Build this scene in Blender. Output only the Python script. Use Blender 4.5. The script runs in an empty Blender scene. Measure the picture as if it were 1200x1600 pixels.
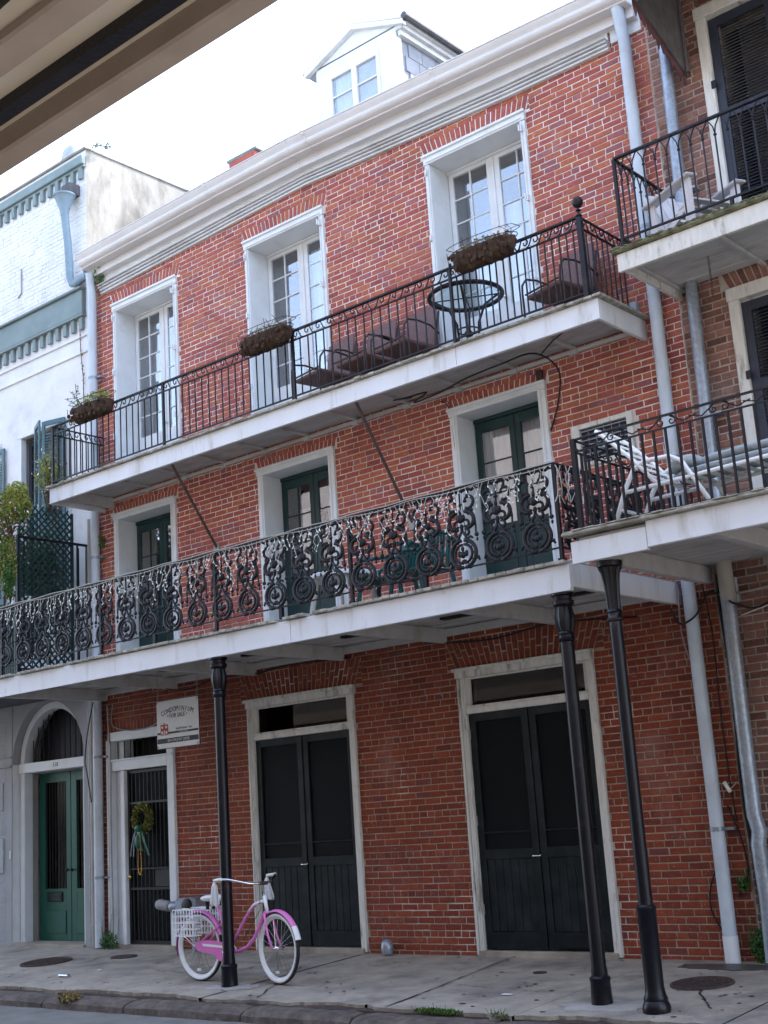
import bpy, math, random
from mathutils import Vector, Matrix, Euler
random.seed(7)
R = random.Random(11)
PI = math.pi
C = bpy.context.scene.collection
sc = bpy.context.scene

# ---------------------------------------------------------------- camera, sky, sun, exposure
cam_d = bpy.data.cameras.new('camera')
cam = bpy.data.objects.new('camera', cam_d); C.objects.link(cam)
cam_d.sensor_width = 36; cam_d.lens = 45.28; cam_d.clip_end = 2000; cam_d.clip_start = .05
cam.matrix_world = Matrix(((0.75668841, 0.19729794, 0.62329461, 0.0),
                           (0.65054071, -0.13250064, -0.74782375, -11.25),
                           (-0.06495715, 0.97134808, -0.22861204, 1.47),
                           (0, 0, 0, 1)))
sc.camera = cam
world = bpy.data.worlds.new('World'); sc.world = world; world.use_nodes = True
SUN_EL, SUN_AZ = math.radians(43), math.radians(20)   # azimuth clockwise from +Y
wn = world.node_tree.nodes; bg = wn['Background']
sky = wn.new('ShaderNodeTexSky'); sky.sky_type = 'NISHITA'; sky.sun_disc = False
sky.sun_elevation = SUN_EL; sky.sun_rotation = SUN_AZ
sky.air_density = 1.0; sky.dust_density = 2.5; sky.ozone_density = 2.0
hs = wn.new('ShaderNodeHueSaturation'); hs.inputs['Saturation'].default_value = .8
world.node_tree.links.new(sky.outputs[0], hs.inputs['Color']); world.node_tree.links.new(hs.outputs[0], bg.inputs[0]); bg.inputs[1].default_value = 0.15
sun_d = bpy.data.lights.new('sun', 'SUN'); sun = bpy.data.objects.new('sun', sun_d); C.objects.link(sun)
sun_d.energy = 2.0; sun_d.angle = math.radians(0.6); sun_d.color = (1, .98, .94)
sd = Vector((math.sin(SUN_AZ)*math.cos(SUN_EL), math.cos(SUN_AZ)*math.cos(SUN_EL), math.sin(SUN_EL)))
sun.rotation_euler = sd.to_track_quat('Z', 'Y').to_euler()
vs = sc.view_settings
vs.view_transform = 'Standard'; vs.look = 'None'; vs.exposure = 2.78; vs.gamma = 1; vs.use_curve_mapping = False

# ---------------------------------------------------------------- helpers
BASE = {}
def tag(o, label=None, cat=None, group=None, kind=None):
    if label: o['label'] = label
    if cat: o['category'] = cat
    if group: o['group'] = group
    if kind: o['kind'] = kind
    return o
def thing(name, label, cat, loc=(0, 0, 0), group=None):
    o = bpy.data.objects.new(name, None); C.objects.link(o); o.location = loc
    o.empty_display_size = .2
    BASE[o.name] = Vector(loc)
    return tag(o, label, cat, group)
class MB:
    def __init__(s): s.v = []; s.f = []
    def add(s, v, f):
        n = len(s.v); s.v += [tuple(p) for p in v]; s.f += [tuple(i+n for i in q) for q in f]; return s
    def box(s, x0, x1, y0, y1, z0, z1):
        if x0 > x1: x0, x1 = x1, x0
        if y0 > y1: y0, y1 = y1, y0
        if z0 > z1: z0, z1 = z1, z0
        return s.add([(x0,y0,z0),(x1,y0,z0),(x1,y1,z0),(x0,y1,z0),(x0,y0,z1),(x1,y0,z1),(x1,y1,z1),(x0,y1,z1)],
              [(3,2,1,0),(4,5,6,7),(0,1,5,4),(1,2,6,5),(2,3,7,6),(3,0,4,7)])
    def bev(s, x0, x1, y0, y1, z0, z1, b=.006):
        # box whose edges along every face are chamfered (24 verts)
        if x0 > x1: x0, x1 = x1, x0
        if y0 > y1: y0, y1 = y1, y0
        if z0 > z1: z0, z1 = z1, z0
        b = min(b, (x1-x0)*.4, (y1-y0)*.4, (z1-z0)*.4)
        bm_v = []; idx = {}
        def V(p):
            idx[p] = len(bm_v); bm_v.append(p); return idx[p]
        X=(x0,x1);Y=(y0,y1);Z=(z0,z1); sg=(1,-1); g={}
        for i in (0,1):
            for j in (0,1):
                for k in (0,1):
                    bx, by, bz = b*sg[i], b*sg[j], b*sg[k]
                    g[i,j,k,0] = V((X[i], Y[j]+by, Z[k]+bz)); g[i,j,k,1] = V((X[i]+bx, Y[j], Z[k]+bz)); g[i,j,k,2] = V((X[i]+bx, Y[j]+by, Z[k]))
        F = []
        def q(l): F.append(tuple(l))
        for i in (0,1):
            o = [(0,0),(1,0),(1,1),(0,1)]
            if i == 0: o = o[::-1]
            q([g[i,a,c,0] for a, c in o]); q([g[c,i,a,1] for a, c in o]); q([g[a,c,i,2] for a, c in o])
        for a in (0,1):
            for c in (0,1):
                q([g[a,c,0,0],g[a,c,1,0],g[a,c,1,1],g[a,c,0,1]])
                q([g[a,0,c,0],g[a,1,c,0],g[a,1,c,2],g[a,0,c,2]])
                q([g[0,a,c,1],g[1,a,c,1],g[1,a,c,2],g[0,a,c,2]])
                for k in (0,1): q([g[a,c,k,0],g[a,c,k,1],g[a,c,k,2]])
        return s.add(bm_v, F)
    def tube(s, pts, r, n=6, r2=None, closed=False):
        pts = [Vector(p) for p in pts]; m = len(pts)
        vs_, fs = [], []
        prev = None
        for i, p in enumerate(pts):
            if closed: t = pts[(i+1) % m]-pts[i-1]
            else: t = pts[min(i+1, m-1)]-pts[max(i-1, 0)]
            if t.length < 1e-9: t = Vector((0,0,1))
            t.normalize()
            if prev is None:
                a = Vector((0,0,1)) if abs(t.z) < .9 else Vector((1,0,0))
                u = t.cross(a).normalized()
            else:
                u = (prev-t*prev.dot(t))
                u = u.normalized() if u.length > 1e-6 else t.orthogonal().normalized()
            prev = u; w = t.cross(u)
            rr = r if r2 is None else r+(r2-r)*i/max(1, m-1)
            if isinstance(r, (list, tuple)): rr = r[i]
            for k in range(n):
                a = 2*PI*(k+.5)/n
                vs_.append(p+(u*math.cos(a)+w*math.sin(a))*rr)
        for i in range(m if closed else m-1):
            for k in range(n):
                a, b = i*n+k, i*n+(k+1) % n
                c, d = ((i+1) % m)*n+(k+1) % n, ((i+1) % m)*n+k
                fs.append((a, b, c, d))
        if not closed:
            fs.append(tuple(range(n-1, -1, -1))); fs.append(tuple((m-1)*n+k for k in range(n)))
        return s.add(vs_, fs)
    def bar(s, p0, p1, w, h=None):      # square bar
        return s.tube([p0, p1], w*.7071, 4)
    def lathe(s, prof, c=(0,0,0), n=14, flutes=0, fd=0):
        vs_, fs = [], []
        for r, z in prof:
            for k in range(n):
                a = 2*PI*k/n
                rr = r*(1-fd*(k % 2)) if flutes else r
                vs_.append((c[0]+rr*math.cos(a), c[1]+rr*math.sin(a), c[2]+z))
        m = len(prof)
        for i in range(m-1):
            for k in range(n):
                fs.append((i*n+k, i*n+(k+1) % n, (i+1)*n+(k+1) % n, (i+1)*n+k))
        fs.append(tuple(range(n-1, -1, -1))); fs.append(tuple((m-1)*n+k for k in range(n)))
        return s.add(vs_, fs)
    def ball(s, c, r, sx=1, sy=1, sz=1, n=8, m=5):
        prof = [(max(1e-4, math.sin(PI*i/m)), -math.cos(PI*i/m)) for i in range(m+1)]
        vs_, fs = [], []
        for a_, z in prof:
            for k in range(n):
                a = 2*PI*k/n
                vs_.append((c[0]+r*sx*a_*math.cos(a), c[1]+r*sy*a_*math.sin(a), c[2]+r*sz*z))
        for i in range(m):
            for k in range(n):
                fs.append((i*n+k, i*n+(k+1) % n, (i+1)*n+(k+1) % n, (i+1)*n+k))
        return s.add(vs_, fs)
    def prismY(s, poly, y0, y1):        # polygon in XZ extruded along Y
        n = len(poly)
        v = [(x, y0, z) for x, z in poly]+[(x, y1, z) for x, z in poly]
        f = [tuple(range(n)), tuple(range(2*n-1, n-1, -1))]+[((i+1) % n, i, n+i, n+(i+1) % n) for i in range(n)]
        return s.add(v, f)
    def prismX(s, poly, x0, x1):        # polygon in YZ extruded along X
        n = len(poly)
        v = [(x0, y, z) for y, z in poly]+[(x1, y, z) for y, z in poly]
        f = [tuple(range(n)), tuple(range(2*n-1, n-1, -1))]+[((i+1) % n, i, n+i, n+(i+1) % n) for i in range(n)]
        return s.add(v, f)
    def xf(s, M_, i0=0):
        for i in range(i0, len(s.v)): s.v[i] = tuple(M_ @ Vector(s.v[i]))
        return s
    def mesh(s, name, m, smooth=False, off=Vector((0,0,0))):
        me = bpy.data.meshes.new(name)
        me.from_pydata([(x-off.x, y-off.y, z-off.z) for x, y, z in s.v], [], s.f)
        me.materials.append(m)
        if smooth:
            me.polygons.foreach_set('use_smooth', [True]*len(me.polygons))
            if smooth != 'all':
                try: me.set_sharp_from_angle(angle=math.radians(40))
                except Exception: pass
        me.update()
        return me
def part(name, mb, m, parent=None, smooth=False, **kw):
    off = BASE.get(parent.name, Vector()) if parent else Vector()
    me = mb.mesh(name, m, smooth, off) if isinstance(mb, MB) else mb
    o = bpy.data.objects.new(name, me); C.objects.link(o)
    if parent: o.parent = parent; BASE[o.name] = off
    return tag(o, **kw)
def inst(name, me, parent, loc, rot=(0,0,0), scale=(1,1,1), **kw):   # shares mesh data; loc in world coordinates
    o = bpy.data.objects.new(name, me); C.objects.link(o)
    off = BASE.get(parent.name, Vector()) if parent else Vector()
    o.parent = parent; o.location = Vector(loc)-off; o.rotation_euler = rot; o.scale = scale
    BASE[o.name] = Vector(loc)
    return tag(o, **kw)
def dup(root, loc, rotz, label, **kw):
    def cp(o, par):
        c = o.copy(); C.objects.link(c)
        if par: c.parent = par; c.matrix_parent_inverse = o.matrix_parent_inverse
        for ch in list(o.children): cp(ch, c)
        return c
    r = cp(root, None); r.location = loc; r.rotation_euler = (0, 0, rotz); r['label'] = label
    return r

# ---------------------------------------------------------------- materials
def ramp(nt, stops):
    r = nt.nodes.new('ShaderNodeValToRGB'); e = r.color_ramp.elements
    e[0].position, e[0].color = stops[0][0], (*stops[0][1], 1); e[1].position, e[1].color = stops[-1][0], (*stops[-1][1], 1)
    for p, c in stops[1:-1]:
        x = e.new(p); x.color = (*c, 1)
    return r
def mat(name, col, rough=.7, metal=0, var=.18, scale=6, bump=.15, bscale=40, dirt=None, dscale=1.2, damt=.5, spec=.3, dlo=.45, dhi=.7, stretch=(1,1,1)):
    m = bpy.data.materials.new(name); m.use_nodes = True; nt = m.node_tree; N = nt.nodes; L = nt.links
    b = N['Principled BSDF']; b.inputs['Roughness'].default_value = rough; b.inputs['Metallic'].default_value = metal
    b.inputs['Specular IOR Level'].default_value = spec
    g = N.new('ShaderNodeNewGeometry')
    mp = N.new('ShaderNodeMapping'); mp.inputs['Scale'].default_value = stretch; L.new(g.outputs['Position'], mp.inputs[0])
    n1 = N.new('ShaderNodeTexNoise'); n1.inputs['Scale'].default_value = scale; n1.inputs['Detail'].default_value = 6
    L.new(mp.outputs[0], n1.inputs['Vector'])
    lo = tuple(max(0, c*(1-var)) for c in col); hi = tuple(min(1, c*(1+var)) for c in col)
    r = ramp(nt, [(.3, lo), (.7, hi)]); L.new(n1.outputs[0], r.inputs[0])
    out = r.outputs[0]
    if dirt:
        n2 = N.new('ShaderNodeTexNoise'); n2.inputs['Scale'].default_value = dscale; n2.inputs['Detail'].default_value = 8; n2.inputs['Roughness'].default_value = .65
        L.new(mp.outputs[0], n2.inputs['Vector'])
        mr = N.new('ShaderNodeMapRange'); mr.inputs[1].default_value = dlo; mr.inputs[2].default_value = dhi; mr.inputs[4].default_value = damt
        L.new(n2.outputs[0], mr.inputs[0])
        mx = N.new('ShaderNodeMix'); mx.data_type = 'RGBA'; L.new(mr.outputs[0], mx.inputs[0]); L.new(out, mx.inputs[6]); mx.inputs[7].default_value = (*dirt, 1)
        out = mx.outputs[2]
    L.new(out, b.inputs['Base Color'])
    if bump:
        n3 = N.new('ShaderNodeTexNoise'); n3.inputs['Scale'].default_value = bscale; n3.inputs['Detail'].default_value = 5
        L.new(mp.outputs[0], n3.inputs['Vector'])
        bp = N.new('ShaderNodeBump'); bp.inputs['Strength'].default_value = bump; bp.inputs['Distance'].default_value = .01
        L.new(n3.outputs[0], bp.inputs['Height']); L.new(bp.outputs[0], b.inputs['Normal'])
    return m
def brickmat(name, cols, wash, bumpd=.004):
    m = bpy.data.materials.new(name); m.use_nodes = True; nt = m.node_tree; N = nt.nodes; L = nt.links
    b = N['Principled BSDF']; b.inputs['Roughness'].default_value = .85; b.inputs['Specular IOR Level'].default_value = .25
    g = N.new('ShaderNodeNewGeometry'); oi = N.new('ShaderNodeObjectInfo')
    ad = N.new('ShaderNodeMath'); ad.operation = 'ADD'; L.new(g.outputs['Random Per Island'], ad.inputs[0]); L.new(oi.outputs['Random'], ad.inputs[1])
    fr = N.new('ShaderNodeMath'); fr.operation = 'FRACT'; L.new(ad.outputs[0], fr.inputs[0])
    r = ramp(nt, cols); L.new(fr.outputs[0], r.inputs[0])
    n1 = N.new('ShaderNodeTexNoise'); n1.inputs['Scale'].default_value = 22; n1.inputs['Detail'].default_value = 8; n1.inputs['Roughness'].default_value = .7; L.new(g.outputs['Position'], n1.inputs['Vector'])
    mr = N.new('ShaderNodeMapRange'); mr.inputs[1].default_value = .3; mr.inputs[2].default_value = .75; mr.inputs[3].default_value = .72; mr.inputs[4].default_value = 1.22; L.new(n1.outputs[0], mr.inputs[0])
    mu = N.new('ShaderNodeMix'); mu.data_type = 'RGBA'; mu.blend_type = 'MULTIPLY'; mu.inputs[0].default_value = 1
    L.new(r.outputs[0], mu.inputs[6]); L.new(mr.outputs[0], mu.inputs[7])
    # weathering patches: pale wash and dark soot, each with a shape of its own
    n2 = N.new('ShaderNodeTexNoise'); n2.inputs['Scale'].default_value = .9; n2.inputs['Detail'].default_value = 10; n2.inputs['Roughness'].default_value = .72; L.new(g.outputs['Position'], n2.inputs['Vector'])
    m2 = N.new('ShaderNodeMapRange'); m2.inputs[1].default_value = .56; m2.inputs[2].default_value = .72; m2.inputs[4].default_value = .5; L.new(n2.outputs[0], m2.inputs[0])
    x2 = N.new('ShaderNodeMix'); x2.data_type = 'RGBA'; L.new(m2.outputs[0], x2.inputs[0]); L.new(mu.outputs[2], x2.inputs[6]); x2.inputs[7].default_value = (*wash, 1)
    n4 = N.new('ShaderNodeTexNoise'); n4.inputs['Scale'].default_value = 1.7; n4.inputs['Detail'].default_value = 7; L.new(g.outputs['Position'], n4.inputs['Vector'])
    m4 = N.new('ShaderNodeMapRange'); m4.inputs[1].default_value = .56; m4.inputs[2].default_value = .75; m4.inputs[4].default_value = .5; L.new(n4.outputs[0], m4.inputs[0])
    x4 = N.new('ShaderNodeMix'); x4.data_type = 'RGBA'; L.new(m4.outputs[0], x4.inputs[0]); L.new(x2.outputs[2], x4.inputs[6]); x4.inputs[7].default_value = (.085, .034, .03, 1)
    n5 = N.new('ShaderNodeTexNoise'); n5.inputs['Scale'].default_value = 55; n5.inputs['Detail'].default_value = 4; L.new(g.outputs['Position'], n5.inputs['Vector'])
    m5 = N.new('ShaderNodeMapRange'); m5.inputs[1].default_value = .66; m5.inputs[2].default_value = .72; m5.inputs[4].default_value = .6; L.new(n5.outputs[0], m5.inputs[0])
    x5 = N.new('ShaderNodeMix'); x5.data_type = 'RGBA'; L.new(m5.outputs[0], x5.inputs[0]); L.new(x4.outputs[2], x5.inputs[6]); x5.inputs[7].default_value = (.5, .4, .36, 1)
    L.new(x5.outputs[2], b.inputs['Base Color'])
    bp = N.new('ShaderNodeBump'); bp.inputs['Strength'].default_value = .5; bp.inputs['Distance'].default_value = bumpd
    L.new(n1.outputs[0], bp.inputs['Height']); L.new(bp.outputs[0], b.inputs['Normal'])
    return m
def glassmat(name, tint=(.9, .93, .95), ior=1.6, wavy=.02):
    m = bpy.data.materials.new(name); m.use_nodes = True; nt = m.node_tree; N = nt.nodes; L = nt.links
    N.remove(N['Principled BSDF']); out = N['Material Output']
    t = N.new('ShaderNodeBsdfTransparent'); t.inputs[0].default_value = (*tint, 1)
    gl = N.new('ShaderNodeBsdfGlossy'); gl.inputs['Roughness'].default_value = .02
    fr = N.new('ShaderNodeFresnel')
    g = N.new('ShaderNodeNewGeometry'); mr = N.new('ShaderNodeMapRange'); mr.inputs[3].default_value = ior; mr.inputs[4].default_value = 1/ior; L.new(g.outputs['Backfacing'], mr.inputs[0]); L.new(mr.outputs[0], fr.inputs[0]); no = N.new('ShaderNodeTexNoise'); no.inputs['Scale'].default_value = 4; L.new(g.outputs['Position'], no.inputs['Vector'])
    bp = N.new('ShaderNodeBump'); bp.inputs['Strength'].default_value = .3; bp.inputs['Distance'].default_value = wavy; L.new(no.outputs[0], bp.inputs['Height'])
    L.new(bp.outputs[0], gl.inputs['Normal']); L.new(bp.outputs[0], fr.inputs['Normal'])
    mx = N.new('ShaderNodeMixShader'); L.new(fr.outputs[0], mx.inputs[0]); L.new(t.outputs[0], mx.inputs[1]); L.new(gl.outputs[0], mx.inputs[2]); L.new(mx.outputs[0], out.inputs[0])
    return m
def screenmat(name, col, alpha):
    m = bpy.data.materials.new(name); m.use_nodes = True; nt = m.node_tree; N = nt.nodes; L = nt.links
    b = N['Principled BSDF']; b.inputs['Base Color'].default_value = (*col, 1); b.inputs['Roughness'].default_value = .6; b.inputs['Specular IOR Level'].default_value = .12; b.inputs['Alpha'].default_value = alpha
    return m

M = {}
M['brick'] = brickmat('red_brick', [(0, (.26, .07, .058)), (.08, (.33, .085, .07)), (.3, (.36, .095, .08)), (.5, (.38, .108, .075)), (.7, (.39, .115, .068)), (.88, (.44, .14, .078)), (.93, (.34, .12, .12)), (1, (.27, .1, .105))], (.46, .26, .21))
M['brick_low'] = brickmat('deep_red_shaded_brick', [(0, (.16, .037, .024)), (.1, (.2, .042, .024)), (.5, (.225, .048, .025)), (.85, (.27, .062, .03)), (.96, (.2, .05, .034)), (1, (.17, .05, .045))], (.36, .2, .18))  # redder ground-floor brick, also darkened so its colour carries the shade there
M['mortar_low'] = mat('tan_shaded_mortar', (.34, .27, .21), .95, var=.2, scale=9, bump=.4, bscale=90, dirt=(.62, .58, .53), dscale=1.1, damt=.8, dlo=.55, dhi=.62)  # tan mortar, its depth partly standing in for ground-floor shade
M['brick_dark'] = brickmat('old_dull_brick', [(0, (.13, .06, .048)), (.3, (.22, .1, .078)), (.6, (.29, .145, .11)), (.85, (.25, .13, .11)), (1, (.17, .1, .085))], (.42, .34, .3))
M['mortar'] = mat('lime_mortar', (.72, .68, .65), .95, var=.12, scale=9, bump=.4, bscale=90, dirt=(.42, .33, .26), dscale=.7, damt=.8, dlo=.48, dhi=.62)
M['mortar_dark'] = mat('grey_mortar', (.42, .38, .33), .95, var=.2, scale=9, bump=.5, bscale=90, dirt=(.1, .08, .06), dscale=1.5, damt=.8)
M['white'] = mat('white_paint', (.66, .69, .71), .55, var=.05, scale=5, bump=.12, bscale=60, dirt=(.42, .4, .36), dscale=3.5, damt=.4, dlo=.56, dhi=.75)
M['white_worn'] = mat('worn_white_paint', (.62, .61, .57), .7, var=.1, scale=14, bump=.35, bscale=50, dirt=(.2, .17, .14), dscale=6, damt=.8, dlo=.55, dhi=.66, stretch=(1.6, 1.6, .35))
M['cornice'] = mat('cornice_paint', (.58, .59, .59), .6, var=.08, scale=8, bump=.2, bscale=40, dirt=(.36, .33, .3), dscale=2.5, damt=.5, dlo=.54, dhi=.7, stretch=(.5, 1, 1))
M['gutter'] = mat('gutter_cream', (.62, .61, .61), .35, var=.04, scale=3, bump=.05, dirt=(.5, .46, .4), dscale=2, damt=.3)
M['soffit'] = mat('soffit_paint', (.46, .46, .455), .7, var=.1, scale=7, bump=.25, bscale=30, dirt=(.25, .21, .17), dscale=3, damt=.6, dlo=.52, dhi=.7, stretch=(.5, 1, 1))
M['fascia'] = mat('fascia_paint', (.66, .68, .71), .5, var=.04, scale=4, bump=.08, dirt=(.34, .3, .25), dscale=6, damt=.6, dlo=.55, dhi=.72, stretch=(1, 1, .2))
M['deckwood'] = mat('weathered_deck', (.36, .34, .3), .9, var=.35, scale=18, bump=.5, bscale=60, dirt=(.1, .11, .05), dscale=7, damt=.7)
M['iron'] = mat('black_iron', (.009, .0085, .012), .42, var=.3, scale=20, bump=.2, bscale=70, dirt=(.07, .045, .035), dscale=9, damt=.5, dlo=.58, dhi=.72)
M['iron_rust'] = mat('brown_iron', (.06, .045, .045), .55, var=.3, scale=20, bump=.25, bscale=60, dirt=(.16, .08, .05), dscale=9, damt=.6)
M['pole'] = mat('gloss_black_post', (.004, .004, .008), .34, var=.3, scale=10, bump=.08, bscale=30, dirt=(.08, .05, .045), dscale=5, damt=.5, dlo=.6, dhi=.7)
M['green'] = mat('green_door_paint', (.008, .075, .052), .4, var=.1, scale=6, bump=.1, dirt=(.05, .12, .1), dscale=5, damt=.4, dlo=.6, dhi=.75)
M['darkgreen'] = mat('dark_green_paint', (.012, .04, .042), .4, var=.15, scale=6, bump=.1, dirt=(.03, .05, .05), dscale=5, damt=.4)
M['shutter'] = mat('shutter_paint', (.03, .036, .052), .45, var=.15, scale=6, bump=.1)
M['shutter_green'] = mat('teal_shutter_paint', (.07, .14, .16), .5, var=.12, scale=6, bump=.1)
M['screen_frame'] = mat('screen_door_paint', (.005, .009, .011), .4, spec=.22, var=.2, scale=6, bump=.08, dirt=(.04, .05, .055), dscale=4, damt=.4)
M['screen'] = screenmat('insect_screen', (.004, .005, .006), .9)
M['screen_l'] = screenmat('window_insect_screen', (.02, .03, .03), .6)
M['glass'] = glassmat('window_glass', (.95, .96, .98), ior=2.7, wavy=.002)
M['glass_table'] = glassmat('table_glass', (.92, .97, .96), ior=1.6, wavy=.0)
M['glass_dim'] = glassmat('old_dim_glass', (.35, .35, .35), ior=1.25, wavy=0)
M['room'] = mat('dark_room', (.035, .033, .03), .9, var=.2, bump=0)
M['curtain'] = mat('white_curtain', (.72, .72, .7), .9, var=.1, scale=3, bump=.25, bscale=8, stretch=(6, 6, .3))
M['curtain_blue'] = mat('pale_curtain', (.55, .6, .66), .9, var=.12, scale=3, bump=.25, bscale=8, stretch=(6, 6, .3))
M['pipe_w'] = mat('pale_blue_pipe', (.5, .56, .63), .4, var=.07, scale=3, bump=.06, dirt=(.35, .35, .34), dscale=4, damt=.4)
M['galv'] = mat('galvanized_pipe', (.3, .34, .4), .38, metal=.45, var=.2, scale=30, bump=.08, dirt=(.2, .19, .18), dscale=3, damt=.5)
M['pipe_teal'] = mat('pipe_teal_paint', (.2, .28, .34), .45, var=.1, bump=.06)
M['pipe_tan'] = mat('pipe_tan', (.38, .35, .31), .5, var=.12, scale=5, bump=.08)
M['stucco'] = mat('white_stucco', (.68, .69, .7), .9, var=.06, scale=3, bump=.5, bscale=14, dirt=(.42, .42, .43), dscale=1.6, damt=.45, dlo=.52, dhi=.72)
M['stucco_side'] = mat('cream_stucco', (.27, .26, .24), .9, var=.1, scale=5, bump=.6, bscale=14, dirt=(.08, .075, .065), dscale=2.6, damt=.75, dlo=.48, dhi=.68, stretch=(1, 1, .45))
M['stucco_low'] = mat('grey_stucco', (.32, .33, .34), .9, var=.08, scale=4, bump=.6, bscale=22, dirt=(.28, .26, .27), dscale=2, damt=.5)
M['lbgreen'] = mat('sage_cornice_paint', (.19, .245, .25), .6, var=.08, scale=5, bump=.15, dirt=(.12, .17, .165), dscale=3, damt=.5)
M['concrete'] = mat('sidewalk_concrete', (.34, .295, .24), .9, var=.16, scale=5, bump=.5, bscale=45, dirt=(.14, .12, .11), dscale=1.6, damt=.75, dlo=.47, dhi=.68)
M['patch'] = mat('pale_concrete_patch', (.38, .35, .32), .9, var=.15, scale=6, bump=.3, dirt=(.22, .21, .2), dscale=4, damt=.5)
M['kerb'] = mat('granite_kerb', (.12, .095, .08), .9, var=.35, scale=11, bump=1, bscale=26, dirt=(.05, .04, .038), dscale=3, damt=.7)
M['asphalt'] = mat('street_asphalt', (.17, .162, .148), .95, var=.2, scale=3, bump=.5, bscale=120, dirt=(.1, .1, .09), dscale=1.2, damt=.4)
M['grass'] = mat('weed_leaf', (.07, .14, .025), .7, var=.4, scale=40, bump=0)
M['leaf'] = mat('fresh_leaf', (.24, .27, .06), .6, var=.45, scale=15, bump=0)
M['leaf_dark'] = mat('fern_leaf', (.05, .13, .035), .6, var=.45, scale=15, bump=0)
M['leaf_dry'] = mat('dry_leaf', (.2, .15, .06), .8, var=.4, scale=30, bump=0)
M['flower'] = mat('pale_flower', (.75, .6, .68), .7, var=.2, scale=20, bump=0)
M['red_flower'] = mat('red_flower', (.5, .08, .06), .7, var=.2, scale=20, bump=0)
M['twig'] = mat('brown_twig', (.09, .055, .035), .9, var=.3, scale=20, bump=0)
M['coir'] = mat('coir_liner', (.055, .033, .022), .95, var=.5, scale=14, bump=.9, bscale=35)
M['wicker'] = mat('brown_wicker', (.15, .085, .08), .6, var=.35, scale=60, bump=1, bscale=90)
M['bronze'] = mat('bronze_frame', (.045, .035, .035), .35, var=.2, bump=.05)
M['plastic_w'] = mat('white_plastic', (.72, .73, .7), .4, var=.05, bump=.03)
M['plastic_g'] = mat('green_plastic', (.012, .09, .085), .35, var=.1, bump=.03)
M['cushion'] = mat('grey_cushion', (.36, .39, .4), .9, var=.14, scale=6, bump=.6, bscale=9)
M['adir'] = mat('grey_white_timber', (.6, .58, .6), .7, var=.1, scale=6, bump=.2)
M['pink'] = mat('pink_paint', (.72, .2, .52), .22, var=.04, bump=0)
M['white_gloss'] = mat('white_gloss', (.8, .8, .8), .25, var=.03, bump=0)
M['chrome'] = mat('chrome', (.75, .75, .77), .12, metal=1, var=.03, bump=0)
M['rubber'] = mat('black_rubber', (.02, .018, .02), .7, var=.2, bump=.1)
M['tassel'] = mat('white_tassel', (.75, .75, .76), .9, var=.1, scale=40, bump=.3)
M['gold'] = mat('gold_beads', (.7, .36, .04), .3, metal=.6, var=.1, bump=0)
M['beads'] = mat('silver_beads', (.6, .65, .66), .2, metal=.6, var=.1, bump=0)
M['tinsel'] = mat('green_gold_tinsel', (.22, .21, .06), .25, metal=.6, var=.8, scale=60, bump=0)
M['ribbon'] = mat('green_ribbon', (.008, .1, .065), .35, var=.3, scale=20, bump=0)
M['brass'] = mat('brass', (.6, .42, .12), .25, metal=1, var=.1, bump=0)
M['sign'] = mat('sign_face', (.62, .63, .63), .45, var=.05, scale=5, bump=.03, dirt=(.5, .5, .5), damt=.3)
M['signred'] = mat('sign_red', (.32, .012, .02), .5, var=.1, bump=0)
M['signblk'] = mat('sign_black', (.012, .012, .018), .5, var=.1, bump=0)
M['tan_soffit'] = mat('gallery_ceiling_cream', (.52, .48, .42), .7, var=.06, scale=3, bump=.1, dirt=(.45, .36, .26), dscale=2, damt=.35)
M['tan_beam'] = mat('gallery_beam_tan', (.34, .29, .255), .7, var=.1, scale=6, bump=.15, dirt=(.3, .22, .17), dscale=2, damt=.5)
M['slate'] = mat('roof_slate', (.1, .1, .11), .8, var=.3, scale=5, bump=.4)
M['cheek'] = mat('grey_siding', (.24, .26, .3), .8, var=.15, scale=5, bump=.2)
M['wire_w'] = mat('light_string_wire', (.42, .42, .38), .5, var=.1, bump=0)
M['bulb'] = mat('clear_bulb', (.8, .8, .78), .15, var=.05, bump=0)
M['cable'] = mat('black_cable', (.015, .015, .015), .5, var=.2, bump=0)
M['cable_g'] = mat('grey_cable', (.3, .3, .3), .6, var=.2, bump=0)
M['rust'] = mat('rusty_cast_iron', (.055, .04, .036), .7, var=.35, scale=20, bump=.6, bscale=80, dirt=(.14, .07, .04), dscale=6, damt=.5)
M['opp'] = mat('dark_old_plaster', (.13, .12, .12), .9, var=.12, scale=1, bump=.2)
M['paper'] = mat('white_paper', (.75, .75, .73), .8, var=.1, bump=0)
M['awn'] = mat('faded_awning_canvas', (.16, .07, .075), .85, var=.2, scale=10, bump=.3, dirt=(.1, .06, .06), dscale=3, damt=.6)
M['awn_in'] = mat('grey_awning_boards', (.13, .12, .12), .9, var=.2, scale=8, bump=.3)
M['blue_box'] = mat('blue_grey_box', (.3, .38, .42), .5, var=.1, bump=.05)
M['wet'] = mat('dark_wet_patch', (.075, .065, .06), .45, var=.3, scale=5, bump=.2)
M['moss'] = mat('mossy_deck_edge', (.15, .15, .09), .95, var=.5, scale=14, bump=.8, bscale=50, dirt=(.05, .05, .03), dscale=9, damt=.7)

# ---------------------------------------------------------------- ground
struct = lambda n, mb, m, **k: part(n, mb, m, kind='structure', **k)
g = MB(); g.add([(-400,-400,-.285),(400,-400,-.285),(400,400,-.285),(-400,400,-.285)], [(0,1,2,3)])
struct('street', g, M['asphalt'])
SL = .055
def swz(y): return SL*y
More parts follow.
